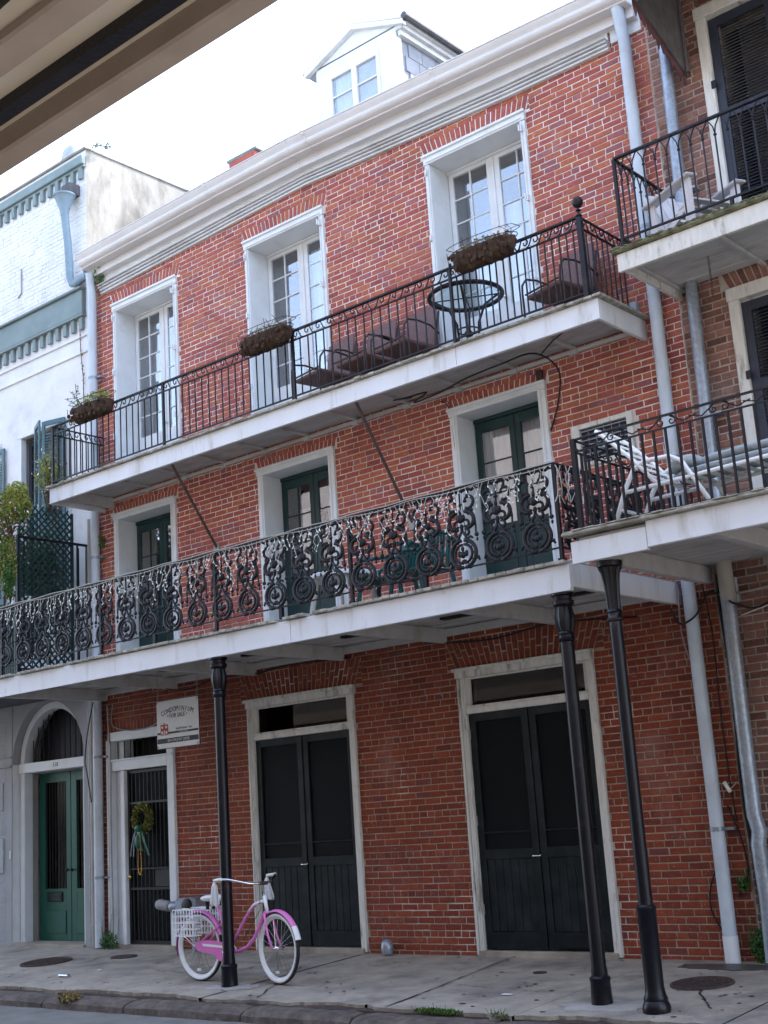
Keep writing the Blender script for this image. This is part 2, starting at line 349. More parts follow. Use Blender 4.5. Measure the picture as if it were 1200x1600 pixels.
# sidewalk: separate slabs with a ragged street edge
sidewalk = bpy.data.objects.new('sidewalk', None); C.objects.link(sidewalk); tag(sidewalk, kind='structure'); BASE[sidewalk.name] = Vector()
edges = [-30, -21, -16.1, -13.1, -10.05, -8.0, -6.35, -4.6, -3.2, -1.2, 3, 12]
rr = random.Random(3)
for i in range(len(edges)-1):
    a, b = edges[i]+.006, edges[i+1]-.006
    n = max(2, int((b-a)/.07)); pts = []
    for k in range(n+1):
        x = a+(b-a)*k/n
        y = -2.40+.035*math.sin(x*2.1)+.025*math.sin(x*5.3+1)+rr.uniform(-.03, .022)
        if -8.9 < x < -8.1: y += .06*math.sin((x+8.9)/.8*PI)
        pts.append((x, y))
    dz = rr.uniform(-.004, .004)
    mb = MB()
    v = [(a, .15, dz), (b, .15, dz)]+[(x, y, swz(y)+dz) for x, y in reversed(pts)]
    lo = [(x, y+rr.uniform(0, .03), swz(y)-.1) for x, y in reversed(pts)]
    v += lo; m_ = n+1
    f = [tuple(range(1, 2+m_))[::-1]+(0,)]
    f = [tuple([0]+list(range(2+m_-1, 0, -1)))]
    f += [(2+k, 2+k+1, 2+m_+k+1, 2+m_+k) for k in range(m_-1)]
    mb.add(v, f)
    part('sidewalk_slab', mb, M['concrete'], sidewalk)
g = MB(); g.box(-30, 12, -2.45, .2, -.3, -.145); 
g.v = [(x, y, z+(.0 if z < -.2 else (swz(y)+.115))) for x, y, z in g.v]
part('slab_bed', g, M['rust'], sidewalk)
# kerb stones
kerb = bpy.data.objects.new('kerb', None); C.objects.link(kerb); tag(kerb, kind='structure'); BASE[kerb.name] = Vector()
x = -21.3
for w in [1.4, 1.55, 1.35, 1.3, 1.75, 1.62, 1.36, 1.7, 1.35, 1.45, 1.6, 1.5, 1.8, 1.4, 1.7, 1.5, 1.6]:
    x0, x1 = x+.012, x+w-.012; n = 10; j = rr.uniform(-.012, .012)
    prof = [(-2.36, -.168), (-2.56, -.172), (-2.64, -.19), (-2.685, -.225), (-2.70, -.30)]
    mb = MB(); vv = []
    for k in range(n+1):
        xx = x0+(x1-x0)*k/n; e = .018 if k in (0, n) else 0
        for (y, z) in prof: vv.append((xx, y+e*(1 if y < -2.5 else 0)+rr.uniform(-.008, .008)+j, z-e*.6+rr.uniform(-.006, .006)+j*.5))
    m_ = len(prof)
    ff = [(k*m_+q, k*m_+q+1, (k+1)*m_+q+1, (k+1)*m_+q) for k in range(n) for q in range(m_-1)]+[tuple(range(m_))[::-1], tuple(n*m_+q for q in range(m_))]
    mb.add(vv, ff); part('kerb_stone', mb, M['kerb'], kerb)
    x += w
# far pavement on the camera's side
struct('far_sidewalk', MB().box(-30, 30, -13.6, -9.0, -.5, -.14), M['concrete'])

# ---------------------------------------------------------------- bricks
def brick_quad(mb, P, y, b=.005, d=.009):     # P = 4 (x,z) corners counter-clockwise seen from the street
    cx = sum(p[0] for p in P)/4; cz = sum(p[1] for p in P)/4
    inn = []
    for x, z in P:
        dx, dz = cx-x, cz-z
        inn.append((x+math.copysign(min(b, abs(dx)*.5), dx) if dx else x, z+math.copysign(min(b, abs(dz)*.5), dz) if dz else z))
    v = [(x, y, z) for x, z in P]+[(x, y-d*.55, z) for x, z in P]+[(x, y-d, z) for x, z in inn]
    f = [(8,9,10,11)]
    for i in range(4):
        k = (i+1) % 4
        f += [(i, k, 4+k, 4+i), (4+i, 4+k, 8+k, 8+i)]
    mb.add(v, f)
def brick_rects(x0, x1, z0, z1, holes, L_=.2125, H=.0692, J=.0112, seed=1, hfun=None):
    r = random.Random(seed); out = []; row = 0; z = z0
    while z < z1-.02:
        header = row % 6 == 3
        Lb = L_/2 if header else L_
        x = x0-(Lb*.5 if row % 2 else 0)-(L_*.25 if header else 0)+r.uniform(-.015, .015)
        bl = [(h[0], h[1]) for h in holes if h[2] < z+H*.62 and h[3] > z+H*.38]
        while x < x1:
            w = Lb*r.uniform(.97, 1.03)
            segs = [(max(x, x0), min(x+w, x1))]
            for a, b in bl:
                ns = []
                for p, q in segs:
                    if b <= p or a >= q: ns.append((p, q))
                    else:
                        if p < a: ns.append((p, a))
                        if q > b: ns.append((b, q))
                segs = ns
            for p, q in segs:
                if q-p > .035: out.append((p+J/2, q-J/2, z+J/2, min(z+H, z1)-J/2, (q-p) > Lb*.95 and not header))
            x += w
        z += H; row += 1
    return out
CAMP = Vector((0, -11.25, 1.47))
def build_bricks(rects, Y, m, parent, n_single, seed, wob=None, extra=None, depth=.0055):
    r = random.Random(seed)
    full = [q for q in rects if q[4]]
    def vis(q):
        d = (Vector(((q[0]+q[1])/2, Y, (q[2]+q[3])/2))-CAMP)
        return d.length**2/abs(d.y)
    full.sort(key=vis)
    single = set(full[:n_single])
    var = []
    for k in range(7):
        mb = MB(); w, h = .0998, .0286
        P = [(-w, -h), (w, -h), (w, h), (-w, h)]
        P = [(a+r.uniform(-.003, .002)*(1 if a > 0 else -1), c+r.uniform(-.002, .002)) for a, c in P]
        brick_quad(mb, P, 0, .006, depth)
        var.append(mb.mesh('brick', m))
    joined = MB()
    for q in rects:
        dz = wob((q[0]+q[1])/2, q[2]) if wob else 0
        yy = Y+r.uniform(-.0035, .0025)
        if q in single:
            inst('brick', r.choice(var), parent, ((q[0]+q[1])/2, yy, (q[2]+q[3])/2+dz), rot=(0, r.uniform(-.006, .006), 0), scale=((q[1]-q[0])/.1996, 1, (q[3]-q[2])/.0572))
        else:
            P = [(q[0], q[2]+dz), (q[1], q[2]+dz), (q[1], q[3]+dz), (q[0], q[3]+dz)]
            P = [(a+r.uniform(-.003, .003), c+r.uniform(-.0025, .0025)) for a, c in P]
            brick_quad(joined, P, yy, .006, depth)
    for P in (extra or []): brick_quad(joined, P, Y+r.uniform(-.003, .002), .006, depth)
    return part('brickwork', joined, m, parent, kind='stuff')
def jack_arch(x0, x1, z, h, splay, sw=.069, rows=1, sag=0):
    out = []; n = int(round((x1-x0)/sw)); J = .0075
    for k in range(n):
        a, b = k/n, (k+1)/n
        for q in range(rows):
            t0, t1 = q/rows, (q+1)/rows
            if rows == 2:
                if k % 2: t0, t1 = (0, .38) if q == 0 else (.38, 1)
                else: t0, t1 = (0, .62) if q == 0 else (.62, 1)
            def X(u, t): return x0-splay*t+(x1-x0+2*splay*t)*u
            jz = sag*4*((a+b)/2)*(1-(a+b)/2)
            out.append([(X(a, t0)+J, z+h*t0+J+jz), (X(b, t0)-J, z+h*t0+J+jz), (X(b, t1)-J, z+h*t1-J+jz), (X(a, t1)+J, z+h*t1-J+jz)])
    return out
def wall_mesh(x0, x1, z0, z1, holes, Y=0, T=.45, zt=None):
    xs = sorted({x0, x1, *[h[0] for h in holes], *[h[1] for h in holes]}); zs = sorted({z0, z1, *[h[2] for h in holes], *[h[3] for h in holes]})
    mb = MB()
    def hole(a, b, c, d): return any(h[0] <= a+1e-6 and h[1] >= b-1e-6 and h[2] <= c+1e-6 and h[3] >= d-1e-6 for h in holes)
    for i in range(len(xs)-1):
        for j in range(len(zs)-1):
            a, b, c, d = xs[i], xs[i+1], zs[j], zs[j+1]
            if hole(a, b, c, d): continue
            mb.add([(a,Y,c),(b,Y,c),(b,Y,d),(a,Y,d)], [(0,1,2,3)]); mb.add([(a,Y+T,c),(b,Y+T,c),(b,Y+T,d),(a,Y+T,d)], [(3,2,1,0)])
    for a, b, c, d in holes:
        mb.add([(a,Y,c),(b,Y,c),(b,Y,d),(a,Y,d),(a,Y+T,c),(b,Y+T,c),(b,Y+T,d),(a,Y+T,d)], [(0,4,5,1),(1,5,6,2),(2,6,7,3),(3,7,4,0)])
    mb.add([(x0,Y,z0),(x1,Y,z0),(x1,Y,z1),(x0,Y,z1),(x0,Y+T,z0),(x1,Y+T,z0),(x1,Y+T,z1),(x0,Y+T,z1)], [(2,3,7,6),(0,3,7,4),(1,2,6,5)])
    return mb

# ================================================================ THE BRICK BUILDING
BX0, BX1 = -14.9, -5.37
bld = thing('brick_building', 'three storey red brick townhouse with white french windows above dark screen doors', 'building', (-10, 0, 0))
UP = [(-14.30, -12.88), (-11.48, -10.04), (-8.37, -6.93)]
MI = [(-14.36, -13.03), (-11.42, -10.09), (-8.30, -7.01)]
GR = [(-11.79, -10.01, 2.965), (-8.49, -6.765, 2.955)]
UZ0, UZ1, MZ0, MZ1 = 6.2, 9.05, 3.49, 5.87
G1 = (-14.61, -13.2, -.05, 2.81)
AC = (-6.71, -6.04, 4.84, 5.26)
holes = [(a+.02, b-.02, UZ0, UZ1-.02) for a, b in UP]+[(a+.02, b-.02, MZ0, MZ1-.02) for a, b in MI]+[(a+.02, b-.02, -.05, z-.02) for a, b, z in GR]+[(G1[0]+.02, G1[1]-.02, -.05, G1[3]-.02), AC]
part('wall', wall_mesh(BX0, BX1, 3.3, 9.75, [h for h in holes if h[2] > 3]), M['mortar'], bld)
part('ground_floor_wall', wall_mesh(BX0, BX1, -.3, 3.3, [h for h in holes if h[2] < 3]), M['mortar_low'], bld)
part('side_wall', MB().box(BX0, BX0+.3, .46, 9, -.3, 9.7).box(BX1-.3, BX1, .46, 9, -.3, 9.7).box(BX0, BX1, 9, 9.3, -.3, 9.7), M['mortar'], bld)
part('floor_slab', MB().box(BX0+.3, BX1-.3, .46, 9, 3.2, 3.48).box(BX0+.3, BX1-.3, .46, 9, 5.95, 6.18).box(BX0+.3, BX1-.3, .46, 9, 9.3, 9.5).box(BX0+.3, BX1-.3, .46, 9, -.3, .0).box(BX0+.3, BX1-.3, 2.6, 2.7, 0, 9.3), M['room'], bld)
bh = []
extra = []
for a, b in UP:
    bh.append((a-.0, b+.0, UZ0, UZ1+.0)); bh.append((a-.06, b+.06, UZ1, UZ1+.195)); extra += jack_arch(a-.01, b+.01, UZ1+.003, .19, .06)
for a, b in MI:
    bh.append((a, b, MZ0, MZ1)); bh.append((a-.04, b+.04, MZ1, MZ1+.125)); extra += jack_arch(a-.01, b+.01, MZ1+.003, .12, .03)
for a, b, z in GR:
    bh.append((a, b, -.05, z)); bh.append((a-.13, b+.13, z, z+.33)); extra += jack_arch(a-.01, b+.01, z+.004, .32, .13, rows=2)
def arch_fill(x0, x1, z, h, splay, outer, zr):
    out = []; n = max(1, round(h/.0692)); hh = h/n
    for k in range(n):
        t0, t1 = k/n, (k+1)/n; za, zb_ = z+hh*k+.006, z+hh*(k+1)-.006
        out.append([(x0-outer+.006, za), (x0-splay*t0-.008, za), (x0-splay*t1-.008, zb_), (x0-outer+.006, zb_)])
        out.append([(x1+splay*t0+.008, za), (x1+outer-.006, za), (x1+outer-.006, zb_), (x1+splay*t1+.008, zb_)])
    return [q for q in out if abs(q[1][0]-q[0][0]) > .02]
for a, b, z in GR: extra += arch_fill(a-.01, b+.01, z+.004, .325, .13, .125, 0)
for a, b in UP: extra += arch_fill(a-.01, b+.01, UZ1+.003, .19, .06, .055, 0)
bh.append((G1[0]-.02, G1[1]+.0, -.05, G1[3])); bh.append((G1[0], G1[1]+.06, G1[3], G1[3]+.15)); extra += jack_arch(G1[0], G1[1], G1[3]+.003, .14, .05)
bh.append((AC[0]-.05, AC[1]+.05, AC[2]-.03, AC[3]+.05))
rc = brick_rects(BX0+.005, BX1-.0, -.04, 9.55, bh, seed=5)
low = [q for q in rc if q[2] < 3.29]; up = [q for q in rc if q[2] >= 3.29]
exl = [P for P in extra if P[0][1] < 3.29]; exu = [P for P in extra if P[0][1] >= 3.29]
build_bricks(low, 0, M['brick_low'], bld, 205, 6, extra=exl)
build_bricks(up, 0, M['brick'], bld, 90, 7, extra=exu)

def casing(par, x0, x1, z0, z1, w=.07, wt=.12, m='white', yf=-.035, dep=.3, sill=False):
    c = part('door_frame', MB().bev(x0, x0+w, yf, .03, z0, z1-wt).bev(x1-w, x1, yf, .03, z0, z1-wt).bev(x0-.008, x1+.008, yf-.012, .03, z1-wt, z1+.004), M[m], par)
    part('moulding', MB().bev(x0+w*.55, x0+w*.8, yf-.014, yf-.001, z0, z1-wt).bev(x1-w*.8, x1-w*.55, yf-.014, yf-.001, z0, z1-wt).bev(x0-.02, x1+.02, yf-.035, yf-.013, z1-.03, z1+.006).bev(x0+w*.5, x1-w*.5, yf-.024, yf-.013, z1-wt+.02, z1-wt+.04), M[m], c)
    part('reveal', MB().box(x0+.021, x0+w-.008, .031, dep+.1, z0, z1-.03).box(x1-w+.008, x1-.021, .031, dep+.1, z0, z1-.03).box(x0+w-.008, x1-w+.008, .031, dep+.1, z1-wt+.006, z1-.022), M[m], c)
    return c
def glazed_leaf(par, x0, x1, z0, z1, Y, cols, rows, gz0, gx0, gx1, gz1, mf, mm, mk=None, name='french_door', mw=.018):
    """one leaf: frame, muntins and a separate pane in every opening"""
    T = .04
    lf = part(name, MB().bev(x0, gx0, Y, Y+T, z0, z1, .004).bev(gx1, x1, Y, Y+T, z0, z1, .004).box(gx0, gx1, Y+.001, Y+T, gz1, z1-.002).box(gx0, gx1, Y+.001, Y+T, z0, gz0), M[mf], par)
    part('kick_panel', MB().bev(gx0+.03, gx1-.03, Y-.010, Y+.0005, z0+.12, gz0-.06, .008), M[mf], lf)
    pw, ph = (gx1-gx0)/cols, (gz1-gz0)/rows
    for i in range(1, cols): part('muntin', MB().bev(gx0+pw*i-mw/2, gx0+pw*i+mw/2, Y+.002, Y+.03, gz0, gz1, .004), M[mm], lf)
    for j in range(1, rows): part('muntin', MB().bev(gx0, gx1, Y+.0045, Y+.028, gz0+ph*j-mw/2, gz0+ph*j+mw/2, .004), M[mm], lf)
    me = MB().box(0, pw-.004, 0, .003, 0, ph-.004).mesh('pane', M['glass'])
    for i in range(cols):
        for j in range(rows): inst('pane', me, lf, (gx0+pw*i+.002, Y+.016, gz0+ph*j+.002), rot=(R.uniform(-.012, .012), 0, R.uniform(-.012, .012)))
    return lf
def folds(x0, x1, y, z0, z1, amp=.02, n=40, k=9):
    mb = MB(); v = []; ph = R.uniform(0, 6)
    for i in range(n+1):
        x = x0+(x1-x0)*i/n; yy = y+amp*math.sin(i/n*k*2*PI+ph)+amp*.4*math.sin(i*1.7)
        v += [(x, yy, z0), (x, yy+.003, z1)]
    mb.add(v, [(2*i, 2*i+2, 2*i+3, 2*i+1) for i in range(n)]); return mb
def pintle(par, x, z, s):
    part('shutter_hinge', MB().box(x-.012, x+.012, -.075, -.036, z-.035, z+.035).tube([(x+s*.018, -.085, z-.03), (x+s*.018, -.085, z+.045)], .009, 6), M['white'], par)
for i, (a, b) in enumerate(UP):
    c = casing(bld, a, b, UZ0, UZ1)
    for z in (8.82, 7.98, 7.0):
        pintle(c, a+.035, z, 1); pintle(c, b-.035, z, -1)
    mid = (a+b)/2; Y = .33
    part('door_head', MB().bev(a+.07, b-.07, Y-.03, Y+.06, 8.905, 8.93, .004), M['white'], c)
    lo, hi = a+.07, b-.07
    for s in (0, 1):
        x0, x1 = (lo, mid-.002) if s == 0 else (mid+.002, hi)
        gx0, gx1 = (x0+.065, x1-.09) if s == 0 else (x0+.09, x1-.065)
        lf = glazed_leaf(bld, x0, x1, UZ0+.01, 8.903, Y, 2, 6, 7.03, gx0, gx1, 8.855, 'white', 'white')
    part('astragal', MB().bev(mid-.022, mid+.022, Y-.012, Y-.001, UZ0+.02, 8.9, .004), M['white'], lf)
    part('door_knob', MB().ball((mid+.03, Y-.035, 7.12), .022).tube([(mid+.03, Y-.03, 7.12), (mid+.03, Y, 7.12)], .009), M['chrome'], lf, smooth='all')
    if i == 2:
        part('curtain', folds(lo+.05, mid-.1, Y+.1, 6.3, 7.9), M['curtain_blue'], bld); part('curtain', folds(mid+.08, hi-.05, Y+.1, 6.3, 8.3), M['curtain_blue'], bld)
    elif i == 1:
        part('curtain', folds(mid+.05, hi-.02, Y+.12, 6.3, 8.8, .015), M['curtain_blue'], bld)
    else:
        part('curtain', folds(lo+.3, hi-.1, Y+.2, 6.3, 8.88, .02), M['curtain_blue'], bld)
for i, (a, b) in enumerate(MI):
    c = casing(bld, a, b, MZ0, MZ1, w=.10, wt=.09)
    mid = (a+b)/2; Y = .3; lo, hi = a+.10, b-.10
    part('door_head', MB().bev(lo, hi, Y-.02, Y+.06, 5.735, 5.78, .004), M['darkgreen'], c)
    for s in (0, 1):
        x0, x1 = (lo, mid-.003) if s == 0 else (mid+.003, hi)
        lf = glazed_leaf(bld, x0, x1, MZ0+.01, 5.733, Y, 1 if i == 2 else 2, 3, 4.52, x0+.075, x1-.075, 5.62, 'darkgreen', 'darkgreen', mw=.016)
    part('door_knob', MB().ball((mid+.04, Y-.03, 4.35), .025), M['brass'], lf, smooth='all')
    if i == 2: part('curtain', folds(lo+.03, hi-.03, Y+.09, 4.3, 5.7, .018, 60, 16), M['curtain'], bld)
    elif i == 1: part('curtain', folds(lo+.16, mid-.02, Y+.14, 4.3, 5.35, .012), M['curtain'], bld); part('curtain', folds(mid+.1, hi-.06, Y+.14, 4.3, 5.45, .012), M['curtain'], bld)
# ground floor double screen doors with transoms
for i, (a, b, zt) in enumerate(GR):
    m = 'white_worn'
    c = part('door_frame', MB().bev(a, a+.10, -.04, .05, -.0, zt-.1).bev(b-.085, b, -.04, .05, .0, zt-.1).bev(a-.01, b+.01, -.055, .05, zt-.1, zt+.004).bev(a+.10, b-.085, -.03, .08, 2.465, 2.545), M[m], bld)
    part('moulding', MB().bev(a+.022, a+.045, -.056, -.041, 0, zt-.11).bev(a+.06, a+.078, -.053, -.041, 0, zt-.11).bev(a+.11, b-.09, -.046, -.031, 2.53, 2.552).bev(a-.03, b+.03, -.075, -.056, zt-.03, zt+.007), M[m], c)
    part('reveal', MB().box(a+.021, a+.095, .051, .25, 0, zt-.03).box(b-.095, b-.021, .051, .25, 0, zt-.03).box(a+.095, b-.095, .051, .25, zt-.09, zt-.021), M[m], c)
    part('transom_frame', MB().box(a+.10, a+.15, .0, .05, 2.547, zt-.1).box(b-.135, b-.085, 0, .05, 2.547, zt-.1).box(a+.15, b-.135, 0.001, .05, zt-.12, zt-.1), M[m], c)
    part('transom_pane', MB().box(a+.13, b-.11, .03, .034, 2.546, zt-.11), M['glass_dim'], c)
    part('threshold', MB().bev(a+.05, b-.03, -.07, .3, -.02, .045), M['concrete'], bld)
    mid = (a+b)/2+.0
    for s in (0, 1):
        x0, x1 = (a+.105, mid-.004) if s == 0 else (mid+.004, b-.09)
        Y = .0 if s == 0 else .012
        z0, z1, zm = .055, 2.46, 1.0
        lf = part('screen_door', MB().bev(x0, x0+.08, Y, Y+.035, z0, z1, .004).bev(x1-.08, x1, Y, Y+.035, z0, z1, .004).box(x0+.08, x1-.08, Y+.002, Y+.035, z1-.08, z1-.001).box(x0+.08, x1-.08, Y+.002, Y+.035, zm-.05, zm+.05).box(x0+.08, x1-.08, Y+.002, Y+.035, z0, z0+.17), M['screen_frame'], bld)
        part('screen', MB().box(x0+.075, x1-.075, Y+.02, Y+.022, zm+.05, z1-.08), M['screen'], lf)
        part('push_bar', MB().bev(x0+.08, x1-.08, Y+.004, Y+.018, zm+.21, zm+.225, .002), M['screen_frame'], lf)
        nb = 6; bw = (x1-x0-.16)/nb
        for k in range(nb): part('board', MB().bev(x0+.08+bw*k+.003, x0+.08+bw*(k+1)-.003, Y+.012, Y+.028, z0+.17, zm-.05, .005), M['screen_frame'], lf)
        for z in (.45, 1.35, 2.25): part('hinge', MB().box((x0-.012 if s == 0 else x1-.01), (x0+.012 if s == 0 else x1+.014), Y-.012, Y-.001, z-.05, z+.05), M['pipe_tan'], lf)
    part('door_pull', MB().tube([(mid-.05, -.03, 1.0), (mid-.05, -.05, .97), (mid+.04, -.05, .97), (mid+.04, -.02, 1.0)], .009), M['chrome'], lf, smooth='all')
    if i == 1:
        part('door_stop_block', MB().bev(mid+.15, mid+.5, -.03, -.001, .08, .18), M['screen_frame'], lf)
    part('transom_dark_sheet', MB().box(a+.1, b-.09, .2, .215, 2.465, zt-.03), M['signblk'], c)  # black sheet added behind the glass, stands in for the unlit room
    # closed inner doors behind the screens
    part('inner_door', MB().box(a+.1, b-.09, .2, .24, .02, 2.46).bev(a+.2, mid-.08, .185, .2, 1.2, 2.3).bev(mid+.08, b-.2, .185, .2, 1.2, 2.3), M['room'], bld)
# gated doorway
a, b = G1[0], G1[1]; zt = G1[3]
c = part('door_frame', MB().bev(a, a+.11, -.04, .05, 0, zt-.1).bev(b-.13, b, -.045, .05, 0, zt-.1).bev(a+.06, b+.0, -.05, .05, zt-.12, zt+.004).bev(a+.11, b-.13, -.045, .06, 2.29, 2.44), M['white'], bld)
part('moulding', MB().bev(a+.12, b-.0, -.065, -.046, 2.42, 2.445).bev(a+.03, a+.055, -.055, -.041, 0, 2.68), M['white'], c)
part('reveal', MB().box(a+.04, a+.3, .051, .2, 0, zt-.03).box(b-.12, b-.03, .051, .2, 0, zt-.03).box(a+.3, b-.12, .051, .2, zt-.1, zt-.03), M['white'], c)
part('jamb_board', MB().bev(a+.28, a+.36, -.02, .06, 0, 2.29), M['white'], c)
for k in range(9):
    x = a+.18+(b-.14-a-.18)*k/8
    part('transom_bar', MB().tube([(x, .03, 2.44), (x, .03, 2.69)], .008, 5), M['iron'], c)
gx0, gx1 = -14.24, -13.345
gt = part('iron_gate', MB().box(gx0, gx0+.04, .03, .06, .04, 2.28).box(gx1-.04, gx1, .03, .06, .04, 2.28).box(gx0+.04, gx1-.04, .031, .059, 2.24, 2.28).box(gx0+.04, gx1-.04, .031, .059, .04, .08).box(gx0+.04, gx1-.04, .031, .059, 1.83, 1.86).box(gx0+.04, gx1-.04, .031, .059, .98, 1.0).box(gx0+.04, gx1-.04, .031, .059, .72, .75), M['iron'], bld)
for k in range(10):
    x = gx0+.04+(gx1-gx0-.08)*(k+.5)/10
    part('gate_bar', MB().tube([(x, .045, .08), (x, .045, 2.24)], .008, 6), M['iron'], gt)
part('gate_mesh', MB().box(gx0+.04, gx1-.04, .07, .073, .08, 2.24), M['screen'], gt)
part('lock_plate', MB().box(gx1-.35, gx1-.04, .026, .031, .76, .97), M['iron'], gt)
part('gate_knob', MB().ball((gx0+.06, -.0, .89), .03), M['brass'], gt, smooth='all')
part('inner_door', MB().box(a+.05, b-.05, .35, .38, 0, 2.7), M['room'], bld)
part('threshold', MB().bev(a+.05, b-.03, -.06, .3, -.02, .035), M['concrete'], bld)
# air conditioner sleeve
c = part('air_conditioner', MB().bev(AC[0]-.03, AC[0]+.06, -.03, .1, AC[2]-.02, AC[3]+.02).bev(AC[1]-.05, AC[1]+.02, -.03, .1, AC[2]-.02, AC[3]+.02).bev(AC[0]+.06, AC[1]-.05, -.03, .1, AC[3]-.03, AC[3]+.02).bev(AC[0]+.06, AC[1]-.05, -.03, .1, AC[2]-.02, AC[2]+.03), M['white_worn'], bld)
part('grille', MB().box(AC[0]+.06, AC[1]-.05, .02, .1, AC[2]+.03, AC[3]-.03), M['signblk'], c)
for k in range(7):
    z = AC[2]+.06+k*.05
    part('louvre', MB().box(AC[0]+.07, AC[1]-.06, -.002, .018, z, z+.012), M['cheek'], c)
for k in range(1, 6):
    x = AC[0]+.06+k*.093
    part('grille_rib', MB().box(x, x+.006, -.006, -.0025, AC[2]+.04, AC[3]-.04), M['cheek'], c)
def text(name, body, size, mtl, parent, loc, rot=(PI/2, 0, 0), ext=.0008, align='CENTER', sx=1, sy=1, xspan=None):
    cu = bpy.data.curves.new(name, 'FONT'); cu.body = body; cu.size = size; cu.extrude = ext; cu.align_x = align; cu.align_y = 'CENTER'; cu.resolution_u = 2
    if xspan: cu.space_character = xspan
    to = bpy.data.objects.new(name, cu); C.objects.link(to)
    bpy.context.view_layer.update()
    dg = bpy.context.evaluated_depsgraph_get()
    me = bpy.data.meshes.new_from_object(to.evaluated_get(dg)); bpy.data.objects.remove(to)
    me.materials.clear(); me.materials.append(mtl)
    o = bpy.data.objects.new(name, me); C.objects.link(o)
    off = BASE.get(parent.name, Vector()); o.parent = parent; o.location = Vector(loc)-off; o.rotation_euler = rot; o.scale = (sx, sy, 1)
    return o
lg = part('badge', MB().prismY([(-6.42+.09*math.cos(t*PI/10), 5.0+.035*math.sin(t*PI/10)) for t in range(20)], -.012, -.006), M['shutter_green'], c)
text('badge_lettering', 'Carrier', .045, M['paper'], lg, (-6.42, -.0135, 5.0))
# mortar halo round the air conditioner
# cornice and gutter follow a slightly bowed line
def poly_extrude(prof, nodes):      # nodes: (x, zb, zt); prof: (y, t)
    mb = MB(); n = len(prof); v = []
    for x, zb, zt in nodes: v += [(x, y, zb+(zt-zb)*t) for y, t in prof]
    f = [((i+1)*n+k, (i+1)*n+(k+1) % n, i*n+(k+1) % n, i*n+k) for i in range(len(nodes)-1) for k in range(n)]
    f += [tuple(range(n)), tuple((len(nodes)-1)*n+k for k in range(n-1, -1, -1))]
    return mb.add(v, f)
CN = [(-14.56, 9.30, 9.80), (-13, 9.35, 9.83), (-11.6, 9.40, 9.86), (-10.29, 9.435, 9.87)]
CN2 = [(-10.285, 9.43, 9.865), (-9, 9.37, 9.82), (-7.1, 9.285, 9.74), (-5.79, 9.265, 9.70)]
for k, nodes in enumerate((CN, CN2)):
    dy = -.008*k
    c = part('frieze_board', poly_extrude([(.0, 0), (-.03+dy, 0), (-.03+dy, .7), (0, .7)], nodes), M['cornice'], bld)
    for t0, t1, y0 in ((.0, .055, -.05), (.085, .135, -.072), (.165, .205, -.095), (.235, .265, -.115)):
        part('fillet', poly_extrude([(-.031+dy, t0), (y0+dy+.008, t0), (y0+dy, t0+.012), (y0+dy, t1-.008), (y0+dy+.01, t1), (-.031+dy, t1)], nodes), M['cornice'], c)
    part('crown_moulding', poly_extrude([(-.031+dy, .56), (-.06+dy, .56), (-.065+dy, .6), (-.06+dy, .635), (-.09+dy, .66), (-.12+dy, .72), (-.125+dy, .8), (-.17+dy, .82), (-.18+dy, .9), (-.19+dy, 1), (0, 1), (0, .7), (-.031+dy, .7)], nodes), M['cornice'], c)
GN = [(-14.72, 9.69, 9.90), (-13, 9.72, 9.93), (-11.86, 9.745, 9.955), (-10.3, 9.755, 9.965)]
GN2 = [(-10.295, 9.755, 9.965), (-9, 9.70, 9.91), (-6.8, 9.615, 9.825), (-5.42, 9.56, 9.77)]
def ogee(yb=-.14):
    pr = [(yb, .02), (yb-.10, .0), (yb-.13, .05), (yb-.135, .12), (yb-.165, .18), (yb-.2, .32), (yb-.205, .45), (yb-.195, .55), (yb-.21, .68), (yb-.235, .8), (yb-.24, .92), (yb-.25, .94), (yb-.25, 1.0), (yb-.235, 1.0), (yb-.22, .93)]
    return pr+[(yb-.19, .6), (yb-.12, .1), (yb, .12)]
for nodes in (GN, GN2):
    gu = part('gutter', poly_extrude(ogee(-.13), nodes), M['gutter'], bld, smooth=True)
    part('gutter_back', poly_extrude([(-.02, -.5), (-.124, -.5), (-.124, .97), (-.02, .97)], nodes), M['gutter'], gu)
for x, z in ((-11.86, 9.745), (-10.0, 9.74), (-7.93, 9.66)):
    part('gutter_joint', poly_extrude([(y-.006, t*1.02-.01) for y, t in ogee(-.13)], [(x-.02, z-.004, z+.215), (x+.02, z-.004, z+.215)]), M['gutter'], gu)
part('end_board', MB().box(-5.765, -5.4, -.03, .0, 9.33, 9.68), M['white'], bld)
# roof, dormer, chimney
part('roof', MB().prismX([(-.12, 9.70), (-.12, 9.78), (4.6, 12.35), (9.3, 9.8), (9.3, 9.7)], BX0+.02, BX1-.02), M['slate'], bld)
dy = 1.27
dz0 = 9.95
dm = part('dormer', MB().prismY([(-11.1, dz0), (-9.6, dz0), (-9.6, 12.02), (-10.35, 12.36), (-11.1, 12.02)], dy+.03, 3.9), M['cheek'], bld)
part('dormer_front', wall_mesh(-11.12, -9.58, dz0, 12.02, [(-10.87, -9.93, 11.1, 11.79)], Y=dy-.05, T=.07).prismY([(-11.12, 12.0), (-9.58, 12.0), (-10.35, 12.35)], dy-.05, dy+.02), M['white'], dm)
for k in range(6):
    for j in range(4):
        part('slate_shingle', MB().box(-9.598, -9.585, dy+.1+k*.3+(j % 2)*.08, dy+.39+k*.3+(j % 2)*.08, 10.9+j*.24, 11.13+j*.24), M['cheek'], dm)
